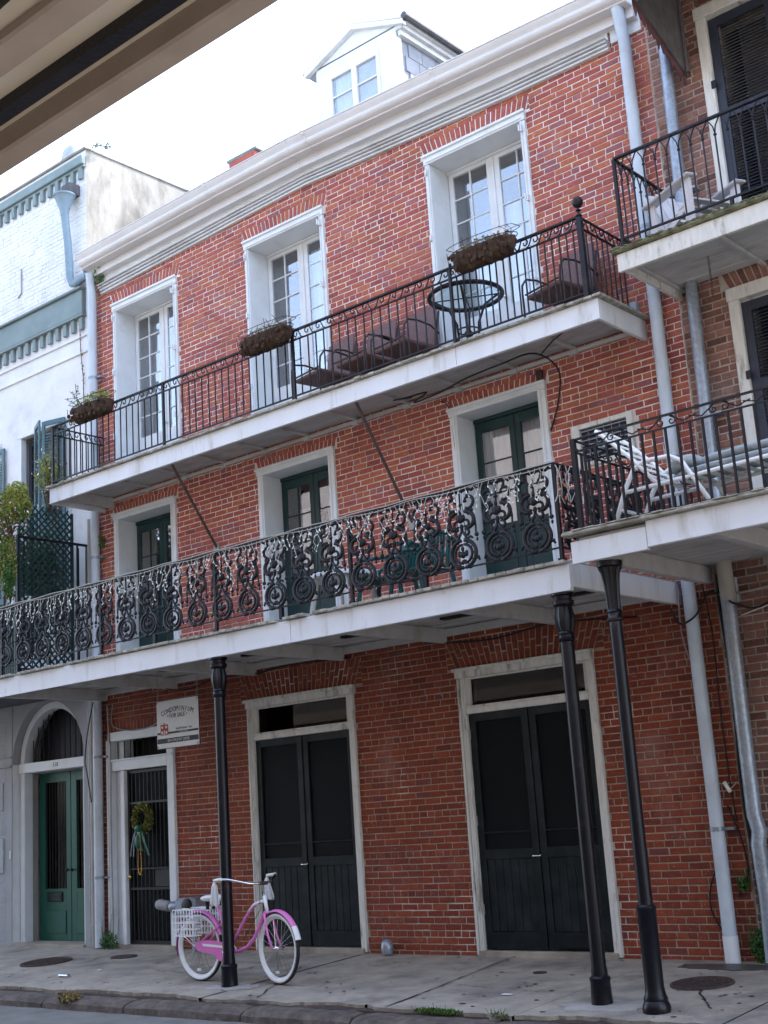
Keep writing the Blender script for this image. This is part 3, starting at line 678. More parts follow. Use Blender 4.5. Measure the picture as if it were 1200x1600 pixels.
part('side_cornice', MB().box(-9.6, -9.52, dy-.05, 3.6, 11.84, 11.92).box(-9.6, -9.47, dy-.08, 3.6, 11.92, 11.98).box(-9.6, -9.42, dy-.12, 3.6, 11.98, 12.02), M['cornice'], dm)
part('dormer_gutter', MB().prismX([(-9.6, 0), (-9.6, 0)], 0, 0) if 0 else MB().tube([(-9.39, dy-.14, 12.04), (-9.39, 3.6, 12.04)], .05, 8), M['slate'], dm)
for s in (-1, 1):
    part('dormer_roof', MB().prismY([(-10.35, 12.42), (-10.35, 12.37), (-10.35+s*.98, 11.97+.03), (-10.35+s*.98, 12.06)] if s < 0 else [(-10.35, 12.37), (-10.35, 12.42), (-10.35+s*.98, 12.06), (-10.35+s*.98, 12.0)], dy-.12, 4.2), M['white'], dm)  # roof coloured white so it blows out: overexposed glare put into the colour
    part('rake_board', MB().prismY([(-10.35, 12.36), (-10.35, 12.28), (-10.35+s*.93, 11.93), (-10.35+s*.93, 12.0)], dy-.13, dy-.055), M['white'], dm)
wf = part('dormer_window', MB().box(-10.87, -10.82, dy-.07, dy, 11.1, 11.79).box(-9.98, -9.93, dy-.07, dy, 11.1, 11.79).box(-10.44, -10.35, dy-.07, dy, 11.1, 11.79).box(-10.82, -10.44, dy-.069, dy, 11.73, 11.79).box(-10.35, -9.98, dy-.069, dy, 11.73, 11.79).box(-10.82, -10.44, dy-.069, dy, 11.1, 11.14).box(-10.35, -9.98, dy-.069, dy, 11.1, 11.14).box(-10.82, -10.44, dy-.06, dy-.02, 11.42, 11.44).box(-10.35, -9.98, dy-.06, dy-.02, 11.42, 11.44), M['white'], bld)
for x0, x1 in ((-10.82, -10.44), (-10.35, -9.98)):
    for z0, z1 in ((11.14, 11.42), (11.44, 11.73)): part('pane', MB().box(x0, x1, dy-.04, dy-.037, z0, z1), M['glass'], wf)
part('dormer_curtain', folds(-10.8, -10.4, dy+.008, 11.1, 11.75, .006), M['curtain_blue'], wf)
part('dormer_blind', MB().box(-10.35, -9.97, dy+.003, dy+.012, 11.1, 11.75), M['cushion'], wf)
ch = part('chimney', MB().box(-14.65, -14.12, 2.9, 3.5, 11, 12.45).box(-14.70, -14.07, 2.84, 3.56, 12.47, 12.58), M['brick'], bld)
cr = brick_rects(-14.65, -14.12, 11.6, 12.45, [], seed=9)
mb = MB()
for q in cr: brick_quad(mb, [(q[0], q[2]), (q[1], q[2]), (q[1], q[3]), (q[0], q[3])], 2.898)
part('chimney_brickwork', mb, M['brick'], ch, kind='stuff')
part('chimney_cap', MB().bev(-14.76, -14.02, 2.82, 3.58, 12.58, 12.64, .02), M['lbgreen'], ch)

# ================================================================ UPPER BALCONY
def railing_scroll():
    mb = MB(); pts = []
    for i in range(15):
        t = i/14; a = t*1.75*PI; r = .012+.032*t
        pts.append((-.03+r*math.cos(-a+PI*.2), 0, .012+r*math.sin(-a+PI*.2)))
    e = pts[-1]
    pts += [(e[0]+.03, 0, e[2]-.004), (e[0]+.07, 0, -.03), (e[0]+.1, 0, -.045)]
    mb.tube(pts, .0075, 5); return mb
UB = thing('upper_balcony', 'long narrow balcony with white fascia and plain black iron bar railing on the top floor', 'balcony', (-10.2, -.47, 5.95))
uy = -.94
part('fascia', MB().bev(-14.6, -11.612, uy, uy+.04, 5.95, 6.165, .004).bev(-11.608, -7.482, uy-.003, uy+.04, 5.95, 6.165, .004).bev(-7.478, -5.75, uy, uy+.04, 5.95, 6.165, .004).box(-14.6, -5.75, uy-.008, uy-.0035, 5.952, 5.966), M['fascia'], UB)
part('side_fascia', MB().bev(-5.79, -5.75, uy+.041, -.01, 5.95, 6.165, .004), M['fascia'], UB)
part('side_fascia', MB().bev(-14.6, -14.56, uy+.041, -.01, 5.95, 6.165, .004), M['fascia'], UB)
dbm = [MB().bev(-.047, .047, -1.0+j, -.012, 6.168, 6.195, .004).mesh('deck_board', M['deckwood']) for j in (0, .008, .014, -.006)]
x = -14.6
while x < -5.75:
    inst('deck_board', R.choice(dbm), UB, (x+.05, 0, R.uniform(-.004, .003))); x += .099
for k in range(6):
    y0 = uy+.045+k*.148
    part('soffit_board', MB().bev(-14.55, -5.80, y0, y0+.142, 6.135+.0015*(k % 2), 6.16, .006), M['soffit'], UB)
for x in (-14.42, -13.56, -12.79, -12.02, -11.28, -10.51, -9.70, -8.89, -8.14, -7.38, -6.61):
    w = .05 if x < -14.3 else .022
    part('bracket', MB().bev(x-w, x+w, uy+.042, 0, 6.10, 6.134, .004) if w < .03 else MB().bev(x-w, x+w, uy+.042, 0, 5.99, 6.134, .004), M['soffit'], UB)
    if w < .03: part('bracket_foot', MB().bev(x-.05, x+.06, -.07, -.005, 6.04, 6.10, .01), M['soffit'], UB)
part('wall_strip', MB().bev(-14.5, -5.82, -.055, -.012, 6.06, 6.099, .006), M['soffit'], UB)
ry = -.9
rail = part('top_rail', MB().box(-14.58, -5.87, ry-.022, ry+.022, 7.06, 7.078).box(-14.58, -5.87, ry-.012, ry+.012, 6.945, 6.957), M['iron'], UB)
part('bottom_rail', MB().box(-14.58, -5.87, ry-.012, ry+.012, 6.262, 6.276), M['iron'], UB)
for xx in (-14.57, -5.88):
    [part('side_rail', MB().box(xx-.011, xx+.011, ry+.012, -.01, q, q+.015), M['iron'], UB) for q in (7.058, 6.944, 6.262)]
bal = MB().tube([(0, 0, 6.27), (0, 0, 6.95)], .0095, 5).mesh('baluster', M['iron'])
posts = [-14.57, -12.19, -9.85, -7.5, -5.88]
for i in range(4):
    a, b = posts[i], posts[i+1]; n = 19
    for k in range(1, n): inst('baluster', bal, UB, (a+(b-a)*k/n+R.uniform(-.004, .004), ry, 0))
scm = railing_scroll().mesh('scroll', M['iron'])
for i in range(4):
    a, b = posts[i], posts[i+1]; n = 13
    for k in range(n):
        s = 1 if k < n/2 else -1
        inst('scroll', scm, UB, (a+(b-a)*(k+.5)/n, ry, 7.005), scale=(s, 1, 1))
for xx in (-14.57, -5.88):
    for k in range(8): inst('baluster', bal, UB, (xx, ry+.1*(k+1), 0))
    for k in range(5): inst('scroll', scm, UB, (xx, ry+.1+.17*k, 7.005), rot=(0, 0, PI/2))
for i, p in enumerate(posts):
    w = .026 if i == 4 else .015
    part('railing_post', MB().box(p-w, p+w, ry-w, ry+w, 6.19, 7.06), M['iron'], UB)
part('finial', MB().lathe([(.02, 7.06), (.035, 7.075), (.03, 7.09), (.014, 7.10), (.012, 7.125), (.03, 7.135), (.012, 7.15), (.012, 7.165), (.04, 7.18), (.056, 7.21), (.056, 7.24), (.04, 7.27), (.012, 7.285), (.001, 7.29)], (-5.88, ry, 0), 12), M['iron'], UB, smooth=True)
for p0, p1 in (((-12.08, uy+.05, 5.97), (-12.24, -.01, 5.0)), ((-8.94, uy+.05, 5.97), (-8.95, -.01, 4.69))):
    st = part('strut', MB().tube([p0, p1], .019, 8), M['iron_rust'], UB)
    part('strut_plate', MB().bev(p1[0]-.05, p1[0]+.05, -.03, -.012, p1[2]-.08, p1[2]+.06, .004), M['cable_g'], st)
def cable(name, pts, r, m, label, cat='cable'):
    # smooth through the points
    P = [Vector(p) for p in pts]; out = []
    for i in range(len(P)-1):
        p0, p1, p2, p3 = P[max(i-1, 0)], P[i], P[i+1], P[min(i+2, len(P)-1)]
        for k in range(6):
            t = k/6
            out.append(.5*((2*p1)+(p2-p0)*t+(2*p0-5*p1+4*p2-p3)*t*t+(3*p1-p0-3*p2+p3)*t**3))
    out.append(P[-1])
    c = Vector(out[0]); BASE['tmp'] = c
    off = out[0]
    me = MB().tube(out, r, 5).mesh(name, M[m], 'all', off)
    o = bpy.data.objects.new(name, me); C.objects.link(o); o.location = off
    return tag(o, label, cat) if label else o
cable('cable', [(-8.6, -.3, 6.05), (-8.75, -.45, 6.02), (-8.5, -.5, 5.98), (-8.35, -.35, 6.03), (-8.62, -.25, 6.0), (-8.2, -.3, 6.0), (-7.8, -.35, 6.04), (-7.3, -.4, 6.05), (-6.9, -.35, 6.07), (-6.75, -.15, 5.9), (-6.85, -.04, 5.6), (-6.98, -.04, 5.3)], .01, 'cable', 'thick black cable looped under the upper balcony and dropping beside the right green door')
cable('cable', [(-6.85, -.3, 6.05), (-6.6, -.45, 6.09), (-6.3, -.6, 6.11), (-6.05, -.7, 6.11), (-5.9, -.55, 6.1), (-5.85, -.3, 6.1)], .008, 'cable', 'thin black cable crossing the soffit at the right end of the upper balcony')
cable('cable', [(-8.4, -.05, 6.0), (-8.3, -.03, 5.9), (-8.25, -.03, 5.4), (-8.22, -.03, 4.8), (-8.2, -.03, 4.3)], .007, 'cable', 'thin dark wire running straight down the brick between the middle and right green doors')
part('junction_box', MB().bev(-7.09, -7.02, -.06, -.012, 5.88, 6.0), M['rust'], bld)

# ================================================================ LOWER GALLERY
LG = thing('lower_gallery', 'deep first floor gallery with white fascia boards, ceiling beams and ornate cast iron railing', 'balcony', (-10.2, -1, 3.24))
ly = -1.99
LX0, LX1 = -14.7, -5.72
part('fascia', MB().bev(LX0, -11.872, ly, ly+.045, 3.225, 3.445, .004).bev(-11.868, -9.052, ly-.003, ly+.045, 3.215, 3.445, .004).bev(-9.048, LX1, ly, ly+.045, 3.215, 3.445, .004).box(LX0, LX1, ly-.012, ly-.0035, 3.217, 3.237), M['fascia'], LG)
part('side_fascia', MB().bev(LX1-.045, LX1, ly+.046, -.01, 3.25, 3.46, .004), M['fascia'], LG)
dbm = [MB().bev(-.047, .047, -2.05+j, -.012, 3.45, 3.48, .004).mesh('deck_board', M['deckwood']) for j in (0, .012, .02, -.008)]
x = LX0
while x < LX1:
    if R.random() > .04: inst('deck_board', R.choice(dbm), LG, (x+.05, 0, R.uniform(-.004, .003)))
    x += .1+R.uniform(0, .006)
for k in range(12):
    y0 = ly+.05+k*.158
    if y0+.15 > -.02: break
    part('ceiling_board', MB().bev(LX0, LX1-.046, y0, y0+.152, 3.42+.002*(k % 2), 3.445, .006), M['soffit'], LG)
for x in (-14.6, -13.12, -11.62, -10.14, -8.61, -7.16, -5.80):
    part('beam', MB().bev(x-.035, x+.035, ly+.046, -.02, 3.262, 3.418, .006), M['soffit'], LG)
    if x < -6: part('wall_cleat', MB().bev(x+.1, x+.9, -.35, -.3, 3.40, 3.419, .004), M['soffit'], LG)
part('ledger', MB().bev(LX0, LX1-.046, -.07, -.012, 3.33, 3.415, .006), M['soffit'], LG)
for x0, x1 in ((-12.6, -12.0), (-11.1, -10.5), (-9.5, -8.9), (-8.1, -7.4), (-6.7, -6.0)):
    part('conduit', MB().box(x0, x1, -.75, -.66, 3.395, 3.4195), M['cable'], LG)
# cast iron panel: C scrolls above, S scrolls in the middle, round medallion below
def arc(cx, cz, r, a0, a1, n=10, r1=None):
    return [(cx+(r+((r1 or r)-r)*i/n)*math.cos(math.radians(a0+(a1-a0)*i/n)), 0, cz+(r+((r1 or r)-r)*i/n)*math.sin(math.radians(a0+(a1-a0)*i/n))) for i in range(n+1)]
def cast_panel():
    mb = MB(); _t, _b = mb.tube, mb.ball
    mb.tube = lambda p, r, n=6, **k: _t(p, [q*1.45 for q in r] if isinstance(r, list) else r*1.45, n, **k)
    mb.ball = lambda c, r, *a: _b(c, r*1.05, *a)
    for s in (-1, 1):
        i0 = len(mb.v)
        mb.tube(arc(.08, .595, .075, -110, 190, 14, .026), [.011]*10+[.009, .008, .008, .012, .014], 6)       # big top C scroll
        mb.tube(arc(.058, .665, .045, 150, -60, 8, .02), .009, 5)
        mb.tube(arc(.05, .41, .095, 95, -78, 10, .065), .014, 6); mb.tube(arc(.1, .5, .035, 240, -30, 8, .015), .009, 5); mb.tube([(.02, 0, .70), (.07, -.004, .715), (.13, 0, .69), (.165, 0, .715)], .01, 5)                                              # S body
        mb.tube(arc(.045, .385, .045, 130, -140, 10, .018), .009, 6)
        mb.tube([(.058, 0, .54), (.08, 0, .5), (.115, 0, .46), (.138, 0, .42)], .009, 5)
        mb.tube([(.138, 0, .43), (.145, 0, .37), (.142, 0, .30), (.15, 0, .25)], .006, 5)                    # side drop
        mb.ball((.148, 0, .27), .021, 1, .8, 1, 7, 4); mb.ball((.142, 0, .36), .014, 1, .8, 1, 6, 4)
        mb.ball((.15, 0, .225), .012, 1, .8, 1.6, 6, 4)
        mb.tube(arc(.04, .30, .045, 100, -60, 8, .02), .009, 5)
        mb.tube(arc(.085, .235, .035, 200, 20, 7, .02), .008, 5)
        mb.tube([(.0, 0, .33), (.03, 0, .28), (.05, 0, .24), (.075, 0, .215)], .009, 5)
        mb.tube(arc(.0, .115, .128, 82, -84, 12), .013, 6)                                                  # medallion rings
        mb.tube(arc(.0, .115, .088, 85, -85, 10), .009, 6)
        for k in range(5): mb.ball((.104*math.cos(math.radians(65-33*k)), 0, .115+.104*math.sin(math.radians(65-33*k))), .008, 1, 1, 1, 5, 3)
        mb.tube(arc(.055, .0, .028, 60, -160, 8, .014), .009, 5)
        mb.ball((.142, 0, .06), .017, 1.2, .8, 1, 6, 4); mb.tube([(.115, 0, .09), (.15, 0, .055), (.16, 0, .03)], .007, 5)
        mb.ball((.035, -.008, .115), .024, .7, .7, 1.3, 7, 4)
        mb.ball((.03, -.008, .45), .022, .8, .8, 1.3, 7, 4)
        if s < 0:
            for i in range(i0, len(mb.v)): x, y, z = mb.v[i]; mb.v[i] = (-x, y, z)
    mb.ball((0, -.012, .105), .028, 1, .8, 1.2, 8, 5); mb.ball((0, -.01, .16), .017, 1, .8, 1.5, 7, 4); mb.ball((0, 0, .045), .02, 1.4, .8, 1, 7, 4)
    mb.ball((0, -.012, .44), .034, 1, .8, 1.3, 8, 5); mb.ball((0, -.008, .505), .018, .9, .8, 1.8, 7, 4); mb.ball((0, 0, .365), .02, 1, .8, 1.4, 7, 4)
    mb.tube([(0, 0, .33), (0, 0, .37)], .01, 5); mb.tube([(0, 0, .52), (0, 0, .72)], .006, 5); mb.ball((0, -.004, .57), .015, 1.6, .8, 1, 7, 4)
    return mb
cpm = cast_panel().mesh('cast_iron_panel', M['iron'], 'all')
lry = -1.95
x = -6.03
pid = 0
while x > LX0+.2:
    inst('cast_iron_panel', cpm, LG, (x, lry, 3.62), scale=(1.1, 1, 1)); x -= .405
for k in range(5): inst('cast_iron_panel', cpm, LG, (-5.80, lry+.22+k*.385, 3.62), rot=(0, 0, PI/2), scale=(.95, 1, 1))
part('top_rail', MB().bev(LX0, -5.78, lry-.02, lry+.02, 4.345, 4.362, .004).box(LX0, -5.78, lry-.008, lry+.008, 4.31, 4.322), M['iron'], LG)
part('bottom_rail', MB().bev(LX0, -5.78, lry-.012, lry+.012, 3.598, 3.612, .003), M['iron'], LG)
[part('side_rail', MB().box(-5.815, -5.785, lry+.02, -.01, q, q+.016), M['iron'], LG) for q in (4.345, 3.598)]
for p in (-14.2, -12.17, -10.18, -8.22, -5.80):
    part('railing_post', MB().box(p-.016, p+.016, lry-.016, lry+.016, 3.48, 4.345).box(p-.028, p+.028, lry-.028, lry+.028, 3.48, 3.51), M['iron'], LG)
for p in (-13.2, -11.2, -9.2, -7.3): part('rail_foot', MB().box(p-.02, p+.02, lry-.02, lry+.02, 3.48, 3.598), M['iron'], LG)

# icicle light string
r2 = random.Random(21); wmb = MB(); bmb = MB()
wmb.tube([(LX0+(LX1-.08-LX0)*i/60, lry-.032, 4.362+.006*math.sin(i*1.3)) for i in range(61)], .005, 4)
wmb.tube([(LX0+(LX1-.08-LX0)*i/70, lry-.036, 4.335+.012*math.sin(i*.9)) for i in range(71)], .004, 4)
x = LX0+.05
while x < -5.85:
    ln = r2.choice([.12, .22, .3, .4, .18, .28]); n = int(ln/.05); p = Vector((x, lry-.036, 4.34)); pts = [p.copy()]
    sx = r2.choice((-1, 1))
    for k in range(n):
        sx = -sx if r2.random() < .7 else sx
        p = p+Vector((sx*r2.uniform(.008, .038), r2.uniform(-.008, .006), -r2.uniform(.04, .06))); pts.append(p.copy())
        if r2.random() < .75:
            q = p+Vector((r2.uniform(-.03, .03), -.006, -r2.uniform(.0, .03))); bmb.tube([p, q], .0055, 4)
    wmb.tube(pts, .0031, 4); x += r2.uniform(.035, .085)
SLt = thing('string_lights', 'white icicle string lights dangling from the ornate lower gallery railing', 'string lights', (-10.2, lry-.04, 4.34))
part('light_wire', wmb, M['wire_w'], SLt, kind='stuff'); part('light_bulbs', bmb, M['bulb'], SLt, kind='stuff')
wmb = MB()
for k in range(6):
    p = Vector((-5.77+.02*k, lry-.02+.05*k, 4.33)); pts = [p.copy()]
    for j in range(6): p = p+Vector((r2.uniform(-.03, .03), r2.uniform(-.03, .03), -.055)); pts.append(p.copy())
    wmb.tube(pts, .005, 4)
tag(part('light_cord', wmb, M['wire_w']), 'bunched end of the icicle light string hanging at the railing corner', 'string lights')

# ================================================================ COLUMNS
def column(x, y, zt, label, big=False):
    zb = swz(y); H = zt-zb
    t = thing('iron_column', label, 'column', (x, y, zb), 'iron columns at the kerb holding up the balconies')
    if not big:
        part('shaft', MB().lathe([(.066, .2), (.066, .25), (.06, .3), (.058, H-.42)], (x, y, zb), 20), M['pole'], t, smooth=True)
        part('base', MB().lathe([(.088, 0), (.086, .03), (.08, .17), (.086, .185), (.086, .2), (.07, .215)], (x, y, zb), 20), M['pole'], t, smooth=True)
        part('capital', MB().lathe([(.058, H-.42), (.072, H-.41), (.076, H-.395), (.066, H-.385), (.066, H-.36), (.076, H-.35), (.07, H-.335)], (x, y, zb), 20).lathe([(.066, H-.335), (.085, H-.28), (.088, H-.2), (.07, H-.12)], (x, y, zb), 24, 1, .1).lathe([(.07, H-.12), (.092, H-.1), (.094, H-.07), (.075, H-.06), (.08, H-.03), (.1, H-.02), (.1, H-.002)], (x, y, zb), 20), M['pole'], t, smooth=True)
    else:
        q_ = lambda l: [(r*.82, z) for r, z in l]
        part('shaft', MB().lathe(q_([(.074, .75), (.07, .8), (.066, 1.5), (.064, H-.5)]), (x, y, zb), 20), M['pole'], t, smooth=True)
        part('base', MB().lathe(q_([(.13, 0), (.135, .03), (.125, .06), (.11, .085), (.115, .1), (.098, .13), (.09, .18), (.088, .74), (.094, .75), (.094, .77), (.076, .785)]), (x, y, zb), 20), M['pole'], t, smooth=True)
        part('capital', MB().lathe(q_([(.064, H-.5), (.08, H-.49), (.084, H-.475), (.07, H-.46), (.07, H-.43), (.082, H-.42), (.07, H-.4)]), (x, y, zb), 20).lathe(q_([(.068, H-.4), (.072, H-.3), (.08, H-.2), (.095, H-.1), (.12, H-.055)]), (x, y, zb), 24, 1, .14).lathe(q_([(.1, H-.055), (.125, H-.045), (.13, H-.015), (.13, H-.002)]), (x, y, zb), 20), M['pole'], t, smooth=True)
    return t
column(-10.21, -1.92, 3.215, 'slim black iron column in front of the pink bicycle')
column(-5.855, -1.92, 3.215, 'slim black iron column under the right end of the long gallery, short collar at its foot')
column(-5.265, -2.1, 3.37, 'thicker black iron column with flared leafy capital and tall stepped base, rightmost', True)

# ================================================================ DOWNPIPES
def pipe(pts, r, m, label, straps=(), n=12, extra=None):
    P = [Vector(p) for p in pts]; base = P[-1]
    t = thing('downpipe', label, 'pipe', base)
    part('pipe', MB().tube(P, r, n), M[m], t, smooth=True)
    for z in straps:
        # find x at z
        for a_, b_ in zip(P, P[1:]):
            if (a_.z-z)*(b_.z-z) <= 0 and a_.z != b_.z:
                u = (a_.z-z)/(a_.z-b_.z); q = a_+(b_-a_)*u
                part('strap', MB().tube([(q.x, q.y, z-.02), (q.x, q.y, z+.02)], r*1.07, n).box(q.x+r*.8, q.x+r+.09, q.y+.01, -.012, z-.012, z+.012), M['galv'], t, smooth=True)
    return t
P_L = pipe([(-14.66, -.16, 9.64), (-14.68, -.11, 9.3), (-14.70, -.1, 5), (-14.715, -.1, -.0)], .066, 'pipe_w', 'pale blue round downpipe down the left edge of the red brick front', (8.0, 5.3, 2.5, .9))
P_R = pipe([(-5.56, -.2, 9.58), (-5.565, -.11, 9.2), (-5.585, -.11, 5), (-5.59, -.11, .12)], .066, 'pipe_w', 'tall pale blue round downpipe down the right edge of the red brick front', (7.1, 4.66, 1.15))
part('pipe_shoe', MB().tube([(-5.59, -.11, .22), (-5.59, -.11, -.02)], .071, 12), M['fascia'], P_R, smooth=True)
pipe([(-5.115, -.12, 9.6), (-5.15, -.12, 7.36), (-5.165, -.12, 6.3), (-5.185, -.12, 4.5), (-5.19, -.12, 3.45)], .062, 'galv', 'mottled galvanized downpipe on the pinkish brick behind the upper right balcony', (7.34, 5.0))
t = pipe([(-5.19, -.13, 3.5), (-5.2, -.13, 2.2), (-5.21, -.12, 1.25), (-5.18, -.12, 1.12), (-5.205, -.12, 1.0), (-5.19, -.12, .5), (-5.2, -.13, .0)], .07, 'galv', 'dented grey metal downpipe at the ground floor, far right beside black cables')
part('pipe_sleeve', MB().tube([(-5.19, -.13, 3.6), (-5.19, -.13, 3.2)], .073, 12), M['pipe_tan'], t, smooth=True)
pipe([(-14.86, -.07, 5.9), (-14.87, -.07, 0.0)], .04, 'pipe_tan', 'thin tan pipe just left of the pale blue downpipe at the doorway')
pipe([(-14.955, -.05, 3.2), (-14.96, -.05, 0.0)], .022, 'galv', 'thinnest grey conduit left of the tan pipe beside the green arched door')

# ================================================================ RIGHT BUILDING
RB = thing('neighbour_building', 'older dull pink brick building with dark shutters at the right edge', 'building', (-3, 0, 0))
rh = [(-4.70, -3.3, 6.42, 9.15), (-4.75, -3.4, 3.6, 6.1)]
part('wall', wall_mesh(-5.365, 3, -.3, 11.5, rh), M['mortar_dark'], RB)
part('side_wall', MB().box(-5.365, -5.1, .46, 9, -.3, 11.5).box(2.8, 3, .46, 9, -.3, 11.5).box(-5.365, 3, 9, 9.3, -.3, 11.5).box(-5.365, 3, .46, 9, 11.3, 11.5).box(-5, 2.7, 1.6, 1.7, 0, 11.2), M['mortar_dark'], RB)
part('floor_slab', MB().box(-5.1, 2.8, .46, 9, 3.3, 3.55).box(-5.1, 2.8, .46, 9, 6.15, 6.4), M['room'], RB)
bh = [(-4.80, -3.2, 6.4, 9.25), (-4.85, -3.3, 3.5, 6.2), (-4.92, -3.2, 6.2, 6.42), (-4.86, -3.1, 2.75, 2.95)]
ex = jack_arch(-4.83, -3.3, 6.205, .19, .07)+jack_arch(-4.78, -3.2, 9.26, .19, .05)
for k in range(14):      # rowlock relieving arch over the ground floor opening
    u0, u1 = k/14, (k+1)/14
    def A(u, r): a = math.radians(180-90*u); return (-4.0+r*math.cos(a)*1.0, 2.2+r*math.sin(a)*.85)
    ex.append([A(u0+.005, .72), A(u1-.005, .72), A(u1-.005, .93), A(u0+.005, .93)])
rc = brick_rects(-5.36, -2.2, -.04, 9.9, bh, L_=.218, H=.0735, J=.014, seed=15)
build_bricks(rc, 0, M['brick_dark'], RB, 295, 16, extra=ex)
for (a, b, z0, z1) in ((-4.80, -3.2, 6.42, 9.25), (-4.85, -3.3, 3.6, 6.2)):
    c = part('window_frame', MB().bev(a, a+.11, -.04, .04, z0, z1-.13).bev(b-.11, b, -.04, .04, z0, z1-.13).bev(a-.01, b+.01, -.05, .04, z1-.13, z1+.003).box(a+.102, a+.16, .041, .2, z0, z1-.1).box(b-.16, b-.102, .041, .2, z0, z1-.1).box(a+.16, b-.16, .041, .2, z1-.16, z1-.1), M['white_worn'], RB)
    mid = (a+b)/2
    for x0, x1 in ((a+.115, mid-.004), (mid+.004, b-.115)):
        zz = [z0+.02, z0+.6, z0+1.35, z0+2.1, z1-.16]
        s = MB().bev(x0, x0+.09, .0, .045, z0+.02, z1-.16, .004).bev(x1-.09, x1, .0, .045, z0+.02, z1-.16, .004)
        for q in (z0+.02, z0+.52, z0+1.55, z1-.26): s.box(x0+.09, x1-.09, .002, .045, q, q+.10)
        sh = part('shutter', s, M['shutter'], RB)
        part('shutter_panel', MB().bev(x0+.09, x1-.09, .015, .035, z0+.12, z0+.52, .01), M['shutter'], sh)
        sl = MB().add([(x0+.09, .006, -.011), (x1-.09, .006, -.011), (x1-.09, .036, .011), (x0+.09, .036, .011), (x0+.09, .010, -.017), (x1-.09, .010, -.017), (x1-.09, .04, .005), (x0+.09, .04, .005)], [(0,1,2,3),(7,6,5,4),(0,4,5,1),(2,6,7,3)]).mesh('slat', M['shutter'], off=Vector((0, 0, 0)))
        for lo, hi in ((z0+.63, z0+1.55), (z0+1.65, z1-.27)):
            z = lo+.02
            while z < hi-.01:
                o = bpy.data.objects.new('slat', sl); C.objects.link(o); o.parent = sh; o.location = Vector((0, 0, z))-BASE[RB.name]; z += .034
    for z in (z0+.5, z1-.9): part('hinge', MB().box(a+.09, a+.14, -.055, -.041, z-.04, z+.04), M['iron'], c)
# upper right balcony
def rail_run(par, x0, x1, y, zt, zb, dx, m='iron', gothic=False, deckz=None):
    part('top_rail', MB().box(x0, x1, y-.018, y+.018, zt-.012, zt+.006), M[m], par)
    part('bottom_rail', MB().box(x0, x1, y-.012, y+.012, zb-.008, zb+.008), M[m], par)
RU = thing('right_upper_balcony', 'mossy edged balcony with pointed arch iron railing at the upper right', 'balcony', (-3, -.6, 6.2))
part('fascia', MB().bev(-5.36, 1, -1.2, -1.16, 6.215, 6.39, .004), M['white_worn'], RU)
part('side_fascia', MB().bev(-5.36, -5.32, -1.159, -.01, 6.25, 6.39, .004), M['white_worn'], RU)
part('deck_edge', MB().bev(-5.40, 1, -1.24, -1.12, 6.392, 6.44, .015).box(-5.36, 1, -1.12, -.012, 6.395, 6.43), M['moss'], RU)
mo = MB()
for k in range(420):
    x = -5.39+R.random()*2.2; mo.ball((x, -1.2+R.uniform(-.045, .05), 6.43+R.uniform(0, .012)), R.uniform(.008, .022), 1.4, 1, .7, 5, 3)
part('moss', mo, M['moss'], RU, kind='stuff')
for k in range(7):
    y0 = -1.155+k*.16
    part('soffit_board', MB().bev(-5.3, 1, y0, y0+.154, 6.36+.002*(k % 2), 6.385, .006), M['soffit'], RU)
for x in (-5.30, -4.45, -3.6, -2.7, -1.8): part('bracket', MB().bev(x-.02, x+.02, -1.158, -.0, 6.325, 6.358, .004), M['soffit'], RU)
gy = -1.16
part('top_rail', MB().box(-5.30, 1, gy-.02, gy+.02, 7.35, 7.37), M['iron'], RU); part('bottom_rail', MB().box(-5.30, 1, gy-.012, gy+.012, 6.535, 6.552), M['iron'], RU)
[part('side_rail', MB().box(-5.315, -5.285, gy+.02, -.01, q, q+.018), M['iron'], RU) for q in (7.35, 6.535)]
gb = MB().tube([(0, 0, 6.545), (0, 0, 7.2)], .0085, 5).ball((0, 0, 7.19), .018, 1, 1, .8, 6, 4).tube([(0, 0, 7.2), (.012, 0, 7.27), (.045, 0, 7.33), (.062, 0, 7.355)], .007, 4).tube([(0, 0, 7.2), (-.012, 0, 7.27), (-.045, 0, 7.33), (-.062, 0, 7.355)], .007, 4).mesh('baluster', M['iron'])
for k in range(30): inst('baluster', gb, RU, (-5.24+k*.121, gy, 0))
for k in range(9): inst('baluster', gb, RU, (-5.30, gy+.12+k*.12, 0), rot=(0, 0, PI/2))
part('railing_post', MB().box(-5.315, -5.285, gy-.015, gy+.015, 6.44, 7.35), M['iron'], RU)
for p in (-4.2, -3.0): part('rail_foot', MB().box(p-.015, p+.015, gy-.015, gy+.015, 6.44, 6.535), M['iron'], RU)
cm = MB()
for k in range(12): cm.tube([(-4.74+.008*math.cos(a), -.6+.006*math.sin(a)*(k % 2)+.004, 6.33-.035*k-.018*math.sin(a)) for a in [i*PI/4 for i in range(8)]], .003, 4, closed=True)
tag(part('hanging_chain', cm, M['rust']), 'short rusty chain hanging below the upper right balcony', 'chain')
